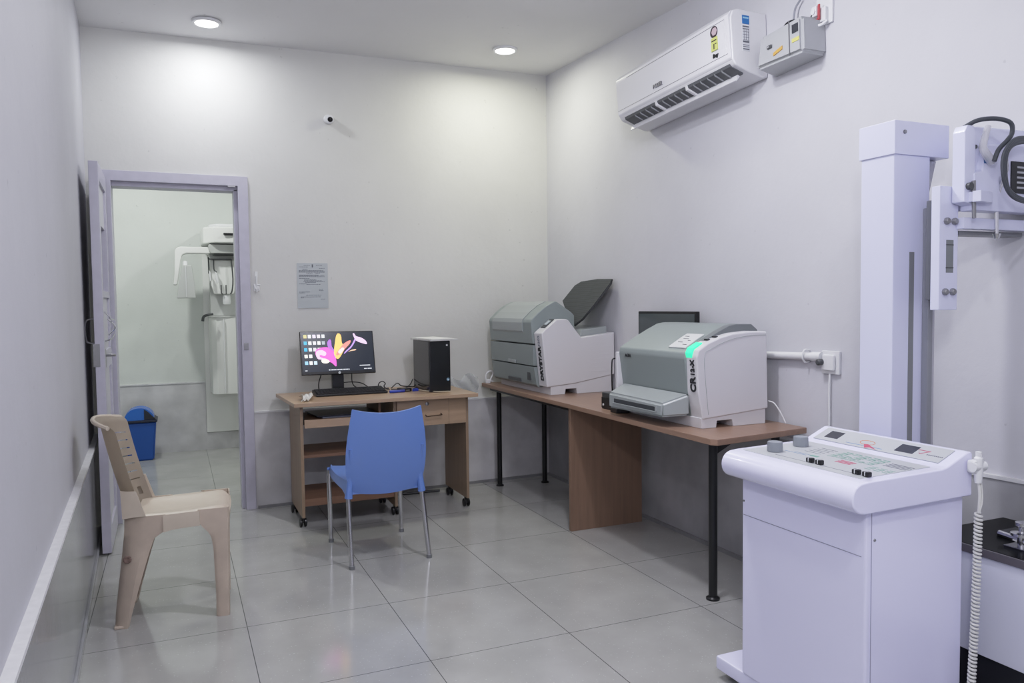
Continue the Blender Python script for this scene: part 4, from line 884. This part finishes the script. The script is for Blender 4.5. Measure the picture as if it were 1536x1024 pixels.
bm = nb(); add_box(bm, WR-.1385, WR-.134, 2.645, 2.648, 2.35, 2.50, M=SMx); obj('seam', bm, M_STEEL, t)
bm = nb(); add_box(bm, WR-.137, WR-.133, 2.595, 2.63, 2.438, 2.475, .001, M=SMx); obj('display', bm, mat('display_dark', (60, 62, 68), rough=.2), t)
bm = nb(); add_box(bm, WR-.137, WR-.133, 2.59, 2.632, 2.40, 2.416, M=SMx); obj('yellow_label', bm, mat('label_yellow2', (214, 208, 120), rough=.5), t)
bm = nb(); add_prism(bm, [(2.745, 2.383), (2.69, 2.395), (2.69, 2.41), (2.745, 2.397)], 'X', WR-.1375, WR-.133, M=SMx); obj('orange_label', bm, mat('label_orange', (206, 160, 84), rough=.5), t)
bm = nb(); add_box(bm, WR-.1375, WR-.133, 2.755, 2.785, 2.425, 2.44, .002, M=SMx); obj('badge', bm, M_DG, t)
bm = nb(); add_text(bm, 'EV', .009, tuple(SMx @ Vector((WR-.139, 2.778, 2.4295))), (0, -1, 0), (0, 0, 1), .0002); obj('lettering', bm, M_WPL, t, smooth=False)
t = thing('upper_wall_socket', 'white wall socket with red and white plug above the stabiliser', 'socket', (WR, 2.58, 2.48))
bm = nb(); add_box(bm, WR-.012, WR, 2.53, 2.62, 2.48, 2.60, .003); add_box(bm, WR-.03, WR-.01, 2.55, 2.6, 2.49, 2.55, .004); obj('plate', bm, M_WPL, t)
bm = nb(); add_box(bm, WR-.05, WR-.03, 2.582, 2.612, 2.515, 2.56, .006); add_tube(bm, [(WR-.055, 2.597, 2.535), (WR-.025, 2.597, 2.535)], .012); obj('plug', bm, M_WPL, t)
bm = nb(); add_box(bm, WR-.042, WR-.034, 2.572, 2.583, 2.50, 2.565, .003); add_tube(bm, [(WR-.038, 2.578, 2.505), (WR-.036, 2.60, 2.495)], .006); obj('red_clip', bm, mat('plug_red', (176, 70, 76), rough=.4), t)
bm = nb(); add_tube(bm, [(WR-.03, 2.60, 2.50), (WR-.04, 2.605, 2.485), (WR-.035, 2.57, 2.475), (WR-.02, 2.55, 2.49)], .006, 8, smooth=4); obj('plug_cord', bm, M_WPL, t)
bm = nb(); add_tube(bm, [(WR-.05, 2.78, 2.50), (WR-.05, 2.77, 2.53), (WR-.045, 2.74, 2.545), (WR-.04, 2.69, 2.535)], .005, 6, smooth=5); obj('lead', bm, M_BLACKP, t_st); bm = nb(); add_tube(bm, [(WR-.05, 2.62, 2.505), (WR-.05, 2.61, 2.52), (WR-.045, 2.60, 2.53)], .004, 6, smooth=4)
obj('lead', bm, M_BLACKP, t_st)
bm = nb(); add_tube(bm, [(WR-.03, 2.735, 2.545), (WR-.025, 2.73, 2.60), (WR-.02, 2.70, 2.635), (WR-.02, 2.68, 2.66)], .0045, 6, smooth=4)
obj('grey_lead', bm, mat('grey_lead_skin', (150, 152, 160), rough=.5), t_st)

# ------------------------------------------------------------------ x-ray column
M_XW = mat('xray_enamel', (214, 216, 240), rough=.3, coat=.15)
M_XG = mat('slot_grey', (128, 130, 134), rough=.4)
t = thing('xray_column', 'tall white square x-ray tube column behind the control console', 'x-ray column', (2.21, 1.88, 0))
boxo('base', (2.10, 2.36, 1.79, 2.02, 0, .04), M_XW, t, .006)
boxo('post', (2.13, 2.295, 1.82, 1.952, .04, 1.775), M_XW, t, .006)
boxo('cap', (2.125, 2.375, 1.814, 1.957, 1.768, 1.876), M_XW, t, .003)
boxo('slot', (2.202, 2.224, 1.8185, 1.8215, .3, 1.457), M_XG, t, 0)
bm = nb(); add_lathe(bm, [(0, 0), (.007, 0), (.006, -.004), (0, -.005)], (2.168, 1.814, 1.84), axis='Y', sides=12); obj('cap_screw', bm, M_STEEL, t)
boxo('guide_rail', (2.262, 2.285, 1.795, 1.819, .04, 1.60), mat('rail_steel', (150, 152, 158), rough=.4, metal=.3), t, .003)
boxo('guide_rail_strip', (2.285, 2.306, 1.805, 1.819, .04, 1.60), mat('rail_grey', (196, 196, 204), rough=.3, metal=.5), t, .002)
bm = nb(); add_tube(bm, [(2.345, 1.90, 1.67), (2.35, 1.88, 1.77)], .03, 12); obj('counterweight_sleeve', bm, mat('sleeve_plastic', (190, 190, 200), rough=.2, alpha=.7), t)
t = thing('xray_tube_head', 'white boxy x-ray tube head with bolted bracket arm beside the column', 'x-ray head', (2.3, 1.70, 1.27))
CY0, CY1 = 1.70, 1.731
boxo('carriage_plate', (2.188, 2.272, CY0, CY1, 1.268, 1.654), M_XW, t, .003)
boxo('carriage_block', (2.24, 2.295, CY1-.002, 1.79, 1.30, 1.62), M_XG, t, .003)
for (x, z) in ((2.216, 1.545), (2.250, 1.545), (2.212, 1.325), (2.246, 1.325)):
    bm = nb(); add_lathe(bm, [(0, 0), (.011, 0), (.011, -.010), (.008, -.014), (0, -.014)], (x, CY0+.002, z), axis='Y', sides=8); obj('bolt', bm, M_STEEL, t)
sw = boxo('scale_window', (2.218, 2.250, CY0-.001, CY0+.006, 1.385, 1.487), mat('window_grey', (122, 126, 128), rough=.25), t, 0)
for z in (1.399, 1.471): boxo('window_line', (2.217, 2.251, CY0-.0018, CY0+.002, z, z+.002), M_INK, sw, 0)
boxo('cross_arm', (2.262, 2.585, 1.675, 1.702, 1.521, 1.556), M_XW, t, .003)
bm = nb(); add_box(bm, 2.255, 2.335, 1.615, 1.64, 1.598, 1.632, .002, M=ROT((2.255, 1.62, 1.6), 12, 'Z')); add_box(bm, 2.255, 2.27, 1.62, 1.705, 1.60, 1.63, .002); obj('tube_bracket', bm, M_XW, t)
bm = nb(); add_tube(bm, [(2.375, 1.625, 1.76), (2.39, 1.63, 1.70), (2.395, 1.66, 1.62), (2.395, 1.66, 1.50)], .006, 8, smooth=3); add_lathe(bm, [(0, 0), (.008, .004), (.013, .02), (0, .022)], (2.395, 1.66, 1.487), sides=10); obj('threaded_rod', bm, M_CHROME, t)
bm = nb(); add_prism(bm, [(2.236, 1.600), (2.236, 1.815), (2.246, 1.835), (2.275, 1.835), (2.285, 1.81), (2.285, 1.59)], 'Y', 1.655, 1.698, .004); obj('end_cover', bm, M_XW, t)
bm = nb(); add_prism(bm, [(2.333, 1.585), (2.333, 1.845), (2.585, 1.85), (2.585, 1.585)], 'Y', 1.69, 1.76, .006); obj('housing', bm, M_XW, t)
bm = nb(); add_prism(bm, [(2.275, 1.575), (2.275, 1.69), (2.31, 1.70), (2.33, 1.78), (2.45, 1.79), (2.585, 1.785), (2.585, 1.575)], 'Y', 1.650, 1.70, .006); obj('collimator_cover', bm, M_XW, t)
bm = nb(); add_prism(bm, [(2.28, 1.70), (2.28, 1.838), (2.50, 1.838), (2.50, 1.70)], 'Y', 1.672, 1.70, .006); obj('upper_cover', bm, M_XW, t)
lb = boxo('scale_label', (2.44, 2.585, 1.6455, 1.652, 1.635, 1.735), M_BLACKP, t, .001)
bm = nb()
for k in range(5): z = 1.65+k*.016; add_box(bm, 2.465, 2.58, 1.644, 1.646, z, z+.006)
obj('scale_print', bm, mat('scale_grey', (170, 172, 178), rough=.5), lb, smooth=False)
boxo('blue_tag', (2.318, 2.331, 1.646, 1.652, 1.722, 1.742), mat('tag_blue', (60, 104, 160), rough=.4), t, 0)
for (x, y, z, r, h) in ((2.328, 1.672, 1.775, .008, .006), (2.305, 1.672, 1.775, .006, .004), (2.252, 1.655, 1.648, .011, .012)):
    bm = nb(); add_lathe(bm, [(0, 0), (r, 0), (r, -h), (0, -h)], (x, y, z), axis='Y', sides=14); obj('fitting', bm, M_DG, t)
bm = nb(); add_tube(bm, [(2.268, 1.648, 1.665), (2.268, 1.645, 1.55)], .006, 8); obj('hook_rod', bm, M_STEEL, t)
boxo('underplate', (2.28, 2.585, 1.704, 1.76, 1.505, 1.518), M_XG, t, .002)
M_CB = mat('cable_rubber', (66, 70, 76), rough=.4)
bm = nb(); add_tube(bm, [(2.262, 1.68, 1.832), (2.285, 1.65, 1.850), (2.325, 1.62, 1.852), (2.362, 1.60, 1.838), (2.37, 1.60, 1.808), (2.35, 1.60, 1.785), (2.318, 1.605, 1.755), (2.305, 1.61, 1.72)], .007, 10, smooth=6)
obj('supply_cable', bm, M_CB, t)
bm = nb()
for k in range(3):
    o_ = k*.008
    add_tube(bm, [(2.56, 1.585, 1.795-o_), (2.44, 1.585, 1.795-o_*.8), (2.36, 1.585, 1.785-o_), (2.312+o_*.8, 1.585, 1.735), (2.312+o_*.7, 1.585, 1.67), (2.345, 1.585, 1.618+o_*.6), (2.42, 1.585, 1.597+o_*.5), (2.56, 1.585, 1.598+o_*.3)], .0055, 8, smooth=6)
obj('cable_coil', bm, M_CB, t)
bm = nb(); add_tube(bm, [(2.325, 1.645, 1.833), (2.305, 1.64, 1.80), (2.29, 1.635, 1.765), (2.30, 1.63, 1.742), (2.33, 1.635, 1.725)], .009, 10, smooth=4, r2=.014); obj('plastic_wrap', bm, mat('plastic_wrap_film', (215, 215, 220), rough=.12, alpha=.55), t)

# ------------------------------------------------------------------ x-ray table (bottom right)
t = thing('xray_table', 'white sided x-ray table with black top against the right wall', 'x-ray table', (2.39, 1.0, 0))
boxo('side_panel', (2.2, 2.57, .1, 1.74, .228, .545), mat('table_side_white', (212, 214, 228), rough=.35), t, .004)
boxo('plinth', (2.215, 2.56, .12, 1.72, 0, .228), mat('plinth_black', (30, 31, 36), rough=.4), t, .003)
boxo('edge_strip', (2.192, 2.2, .1, 1.745, .532, .556), mat('edge_brown_grey', (86, 82, 88), rough=.4), t, .001)
boxo('black_top', (2.2, 2.575, .1, 1.745, .545, .557), mat('gloss_black', (8, 9, 11), rough=.25, spec=.05), t, .002)
t = thing('chrome_clamp', 'chrome clamp with round knob standing on the black x-ray table top', 'clamp', (2.38, 1.6, .557))
cx_, cy_ = 2.30, 1.50
bm = nb(); add_prism(bm, [(cx_-.03, cy_-.035), (cx_+.03, cy_-.035), (cx_+.03, cy_+.035), (cx_-.03, cy_+.035)], 'Z', .557, .563, .001); obj('foot_plate', bm, M_CHROME, t)
bm = nb(); add_lathe(bm, [(0, 0), (.012, 0), (.012, .03), (.030, .032), (.030, .040), (.010, .045), (.009, .056), (.018, .062), (.018, .072), (0, .078)], (cx_, cy_, .563), sides=16); obj('knob', bm, M_CHROME, t)
bm = nb(); add_tube(bm, [(cx_, cy_+.07, .585), (cx_, cy_-.07, .575)], .009, 8); obj('cross_bar', bm, M_CHROME, t)
bm = nb(); add_box(bm, 2.36, 2.45, 1.40, 1.62, .5575, .572, .004); obj('cassette', bm, mat('cassette_dark', (42, 44, 50), rough=.2), None, label='dark glossy cassette lying behind the chrome clamp on the black table top', cat='cassette')

# ------------------------------------------------------------------ control console
M_CW = mat('console_enamel', (228, 228, 255), rough=.22, coat=.3)
M_CP = mat('console_panel_grey', (186, 189, 192), rough=.35)
t = thing('control_console', 'white x-ray control console with sloping button panel in the right foreground', 'console', (1.9, 1.8, 0))
boxo('cabinet', (1.685, 2.066, 1.515, 2.015, .075, .738), M_CW, t, .010)
bm = nb()
add_box(bm, 1.6840, 1.6855, 1.53, 2.005, .6085, .6105); obj('front_seam', bm, mat('seam_grey', (150, 150, 172), rough=.5), t)
bm = nb(); add_box(bm, 1.7035, 1.705, 1.5138, 1.5152, .08, .735); obj('corner_seam', bm, mat('seam_grey', (150, 150, 172)), t)
bm = nb()
add_lathe(bm, [(0, 0), (.004, 0), (.003, -.003), (0, -.003)], (1.6850, 2.003, .655), axis='X', sides=10)
add_lathe(bm, [(0, 0), (.0045, 0), (.003, -.003), (0, -.003)], (1.716, 1.515, .655), axis='Y', sides=10); obj('screw', bm, M_STEEL, t)
boxo('base', (1.69, 2.08, 1.52, 2.155, .03, .078), M_CW, t, .008)
for (x, y) in ((1.74, 2.12), (2.05, 2.12), (1.74, 1.58), (2.05, 1.58)):
    bm = nb(); add_lathe(bm, [(0, -.012), (.014, -.012), (.016, 0), (.014, .012), (0, .012)], (x, y, .016), axis='Y', sides=14); add_box(bm, x-.008, x+.008, y-.014, y+.014, .016, .034); obj('castor', bm, M_WHEEL, t)
HY0, HY1 = 1.495, 2.03
arc = [(1.655+.042*math.cos(a), .778+.042*math.sin(a)) for a in [math.radians(d) for d in range(100, 261, 16)]]
hp = [(1.672, .822), (1.95, .829), (1.972, .834), (2.052, .868), (2.066, .869), (2.072, .862), (2.072, .742), (1.66, .737)]
hood = hp[::-1]; hoodp = [(1.66, .735)]+arc[::-1]+hp[:7]
bm = nb(); add_prism(bm, hoodp, 'Y', HY0, HY1, .005, 3); hd = obj('hood', bm, M_CW, t, ang=50)
bm = nb(); add_prism(bm, [(1.678, .8215), (1.945, .8285), (1.945, .8305), (1.678, .8235)], 'Y', HY0+.035, HY1-.03); pn = obj('control_panel', bm, M_CP, t, smooth=False)
bm = nb(); add_prism(bm, [(1.977, .8365), (2.046, .8655), (2.0455, .868), (1.976, .839)], 'Y', HY0+.035, HY1-.03); pu = obj('display_panel', bm, M_CP, t, smooth=False)
ph = lambda x: .8237+(x-1.69)*.0275
pv = lambda x: .8388+(x-1.976)*.42
def mark(bm, x0, x1, y0, y1, f=ph, h=.0006):
    if f is ph: x0 -= .018; x1 -= .018; y0 -= .07; y1 -= .07; y0 = max(y0, HY0+.04)
    if y1 <= y0: return
    add_prism(bm, [(x0, f(x0)-.001), (x1, f(x1)-.001), (x1, f(x1)+h), (x0, f(x0)+h)], 'Y', y0, y1)
def dmark(bm, x0, x1, y0, y1, f=ph, h=.0006): mark(bm, x0, x1, y0, y1, f, h)
for (y0, y1) in ((1.913, 1.968), (1.628, 1.692)):
    bm = nb(); mark(bm, 1.992, 2.03, y0, y1, pv, .0008); obj('digital_display', bm, mat('display_smoke', (52, 54, 62), rough=.15), pu, smooth=False)
M_GR = mat('print_green', (112, 160, 142), rough=.5); M_RD = mat('print_red', (190, 84, 110), rough=.5); M_LN = mat('print_line', (104, 106, 116), rough=.5); M_BL = mat('print_blue', (110, 140, 184), rough=.5); M_OR = mat('print_orange', (206, 130, 80), rough=.5)
bm = nb()
for r in range(4):
    for c in range(5):
        x = 1.845+r*.022; y = 1.70+c*.034
        if (r*5+c) % 7 == 6: continue
        mark(bm, x, x+.002, y, y+.026); mark(bm, x+.014, x+.016, y, y+.026); mark(bm, x, x+.016, y, y+.002)
for r in range(2):
    for c in range(3): x = 1.80+r*.02; y = 1.60+c*.03; mark(bm, x, x+.002, y, y+.022); mark(bm, x+.012, x+.014, y, y+.022)
mark(bm, 1.80, 1.812, 1.86, 1.89)
obj('green_print', bm, M_GR, pn, smooth=False)
bm = nb()
for k in range(3): mark(bm, 1.80+k*.012, 1.806+k*.012, 1.735, 1.79)
obj('red_print', bm, M_RD, pn, smooth=False)
bm = nb()
for k in range(5): mark(bm, 1.84+k*.018, 1.8415+k*.018, 1.885, 1.95)
for k in range(4): mark(bm, 1.87+k*.012, 1.873+k*.012, 1.57, 1.68)
for k in range(3): mark(bm, 1.805+k*.012, 1.808+k*.012, 1.55, 1.585)
mark(bm, 1.728, 1.7295, 1.60, 1.96)
obj('black_print', bm, M_LN, pn, smooth=False)
bm = nb(); mark(bm, 1.795, 1.797, 1.90, 1.99); mark(bm, 1.807, 1.808, 1.88, 1.96); obj('blue_print', bm, M_BL, pn, smooth=False)
bm = nb(); mark(bm, 1.985, 1.987, 1.73, 1.87, pv); obj('blue_rule', bm, M_BL, pu, smooth=False)
bm = nb(); add_prism(bm, [(1.977, 1.745), (1.996, 1.79), (1.994, 1.805), (1.977, 1.79), (1.983, 1.775)], 'Z', 0, .002)
for v in bm.verts: v.co.z += pv(v.co.x)-.001
obj('maker_emblem', bm, M_RD, pu, smooth=False, label='pink angular emblem')
bm = nb(); add_tube(bm, [(1.998+.011*math.cos(a*PI/8)+.006, 1.78+.028*math.sin(a*PI/8)+.02, pv(1.998+.011*math.cos(a*PI/8)+.006)) for a in range(16)], .0012, 4, closed=True); obj('orange_oval', bm, M_OR, pu)
bm = nb(); add_tube(bm, [(2.0, 1.61, pv(2.0)), (2.018, 1.625, pv(2.018)), (2.018, 1.585, pv(2.018))], .0015, 4, closed=True); obj('triangle_mark', bm, M_RD, pu)
bm = nb()
for k in range(9): mark(bm, 2.0, 2.004, 1.535+k*.006, 1.539+k*.006, pv)
obj('printed_name', bm, M_LN, pu, smooth=False)
M_KN = mat('knob_grey', (140, 145, 152), rough=.35)
for (x, y) in ((1.742, 1.925), (1.868, 1.945)):
    bm = nb(); add_lathe(bm, [(0, 0), (.023, 0), (.0245, .003), (.0235, .027), (.0225, .031), (.018, .032), (0, .0322)], (x, y, ph(x)), sides=28); obj('round_knob', bm, M_KN, t)
for (x, y) in ((1.716, 1.748), (1.716, 1.712), (1.710, 1.572), (1.710, 1.537)):
    bm = nb(); add_box(bm, x-.008, x+.008, y-.011, y+.011, ph(x), ph(x)+.014, .003); kb = obj('rocker_switch', bm, M_BLACKP, t)
    bm = nb(); add_box(bm, x-.009, x+.0085, y-.001, y+.001, ph(x)+.003, ph(x)+.0146); obj('white_mark', bm, M_WPL, kb)
bm = nb(); add_lathe(bm, [(0, 0), (.0025, 0), (.002, .002), (0, .002)], (1.86, 1.965, ph(1.86)), sides=10); obj('indicator_lamp', bm, M_INK, t)
# hand switch in its holder, coiled cord
t = thing('exposure_hand_switch', 'white exposure hand switch hanging in a holder on the console side', 'hand switch', (2.08, 1.47, .80))
hx, hy = 2.062, 1.472
bm = nb(); add_box(bm, hx-.022, hx+.022, hy-.008, hy+.02, .812, .850, .008); add_tube(bm, [(hx-.024, hy, .831), (hx+.024, hy, .831)], .014, 12); obj('holder', bm, M_WPL, t)
bm = nb(); add_lathe(bm, [(0, 0), (.006, 0), (.006, .003), (0, .003)], (hx-.009, hy-.012, .832), axis='Y', sides=12); obj('holder_screw', bm, M_STEEL, t)
bm = nb(); add_lathe(bm, [(0, -.03), (.009, -.03), (.012, 0), (.012, .04), (.008, .045), (.008, .058), (0, .06)], (hx, hy-.002, .815), sides=14); obj('push_button', bm, M_WPL, t)
pts = [(hx, hy-.002, .80), (hx+.001, hy-.006, .75), (hx-.002, hy-.006, .70)]
bm = nb(); add_tube(bm, pts, .004, 6, smooth=4); add_tube(bm, [(hx+.006, hy-.004, .80), (hx+.009, hy-.008, .74), (hx+.0, hy-.006, .70)], .003, 6, smooth=4)
n = 60*10; hel = []
for k in range(n+1):
    u = k/n; a = 2*PI*60*u; z = .70-.64*u; xx = hx-.002-.030*u+.006*math.sin(3*u); yy = hy-.006+.0*u
    hel.append((xx+.0085*math.cos(a), yy+.0085*math.sin(a), z))
add_tube(bm, hel, .0038, 6); add_tube(bm, [hel[-1], (hx-.04, hy-.01, .03), (hx-.06, hy-.05, .006), (hx-.16, hy-.1, .006)], .004, 6, smooth=4)
obj('coiled_cord', bm, mat('cord_white', (214, 214, 210), rough=.4), t)

# ------------------------------------------------------------------ lights
def area(name, loc, size, power, rgb, spread=160, rot=(0, 0, 0)):
    l = bpy.data.lights.new(name, 'AREA'); l.shape = 'DISK'; l.size = size; l.energy = power; l.color = rgb; l.spread = math.radians(spread)
    o = bpy.data.objects.new(name, l); COL.objects.link(o); o.location = loc; o.rotation_euler = rot; return o
COOL = (.93, .95, 1.0); WARM = (1.0, 1.0, .80); LAV = (.92, .915, 1.0)
def point(name, loc, power, rgb, r=.07):
    l = bpy.data.lights.new(name, 'POINT'); l.shadow_soft_size = r; l.energy = power; l.color = rgb
    o = bpy.data.objects.new(name, l); COL.objects.link(o); o.location = loc; return o
area('downlight_left', (.222, 4.905, 2.93), .13, 7.0, COOL, 180)
area('downlight_right', (2.05, 4.79, 2.955), .13, 8.8, WARM, 180)
point('fill_middle', (1.4, 2.5, 2.62), 20, LAV)  # added fill with no fixture, lifts the ceiling and upper walls
area('downlight_middle', (1.4, 2.5, 2.88), .14, 15, LAV, 170)
point('fill_near', (.15, .0, 2.1), 52, LAV)  # added fill with no fixture, brightens the console front and side
area('downlight_near', (1.0, .5, 2.88), .14, 12, LAV, 170)
area('inner_downlight', (-.3, 6.5, 2.93), .14, 20, (.97, 1.0, .97), 180)
area('inner_downlight_right', (1.6, 6.5, 2.93), .14, 14, (.97, 1.0, .97), 180)
w = bpy.data.worlds.new('world'); bpy.context.scene.world = w; w.use_nodes = True
w.node_tree.nodes['Background'].inputs[0].default_value = (.75, .78, .85, 1); w.node_tree.nodes['Background'].inputs[1].default_value = .3
vs_ = bpy.context.scene.view_settings
vs_.view_transform = 'Standard'; vs_.look = 'None'; vs_.exposure = .13; vs_.gamma = 1
cm = vs_.curve_mapping; vs_.use_curve_mapping = True
WL = 2.0
cm.white_level = (WL, WL, WL)
cv = cm.curves[3]
for v, o in ((.12, .125), (.3, .31), (.5, .49), (.75, .64), (1.1, .77), (1.5, .86)): cv.points.new(v/WL, o)
cv.points[0].location = (0, 0); cv.points[-1].location = (1, .95)
cm.update()
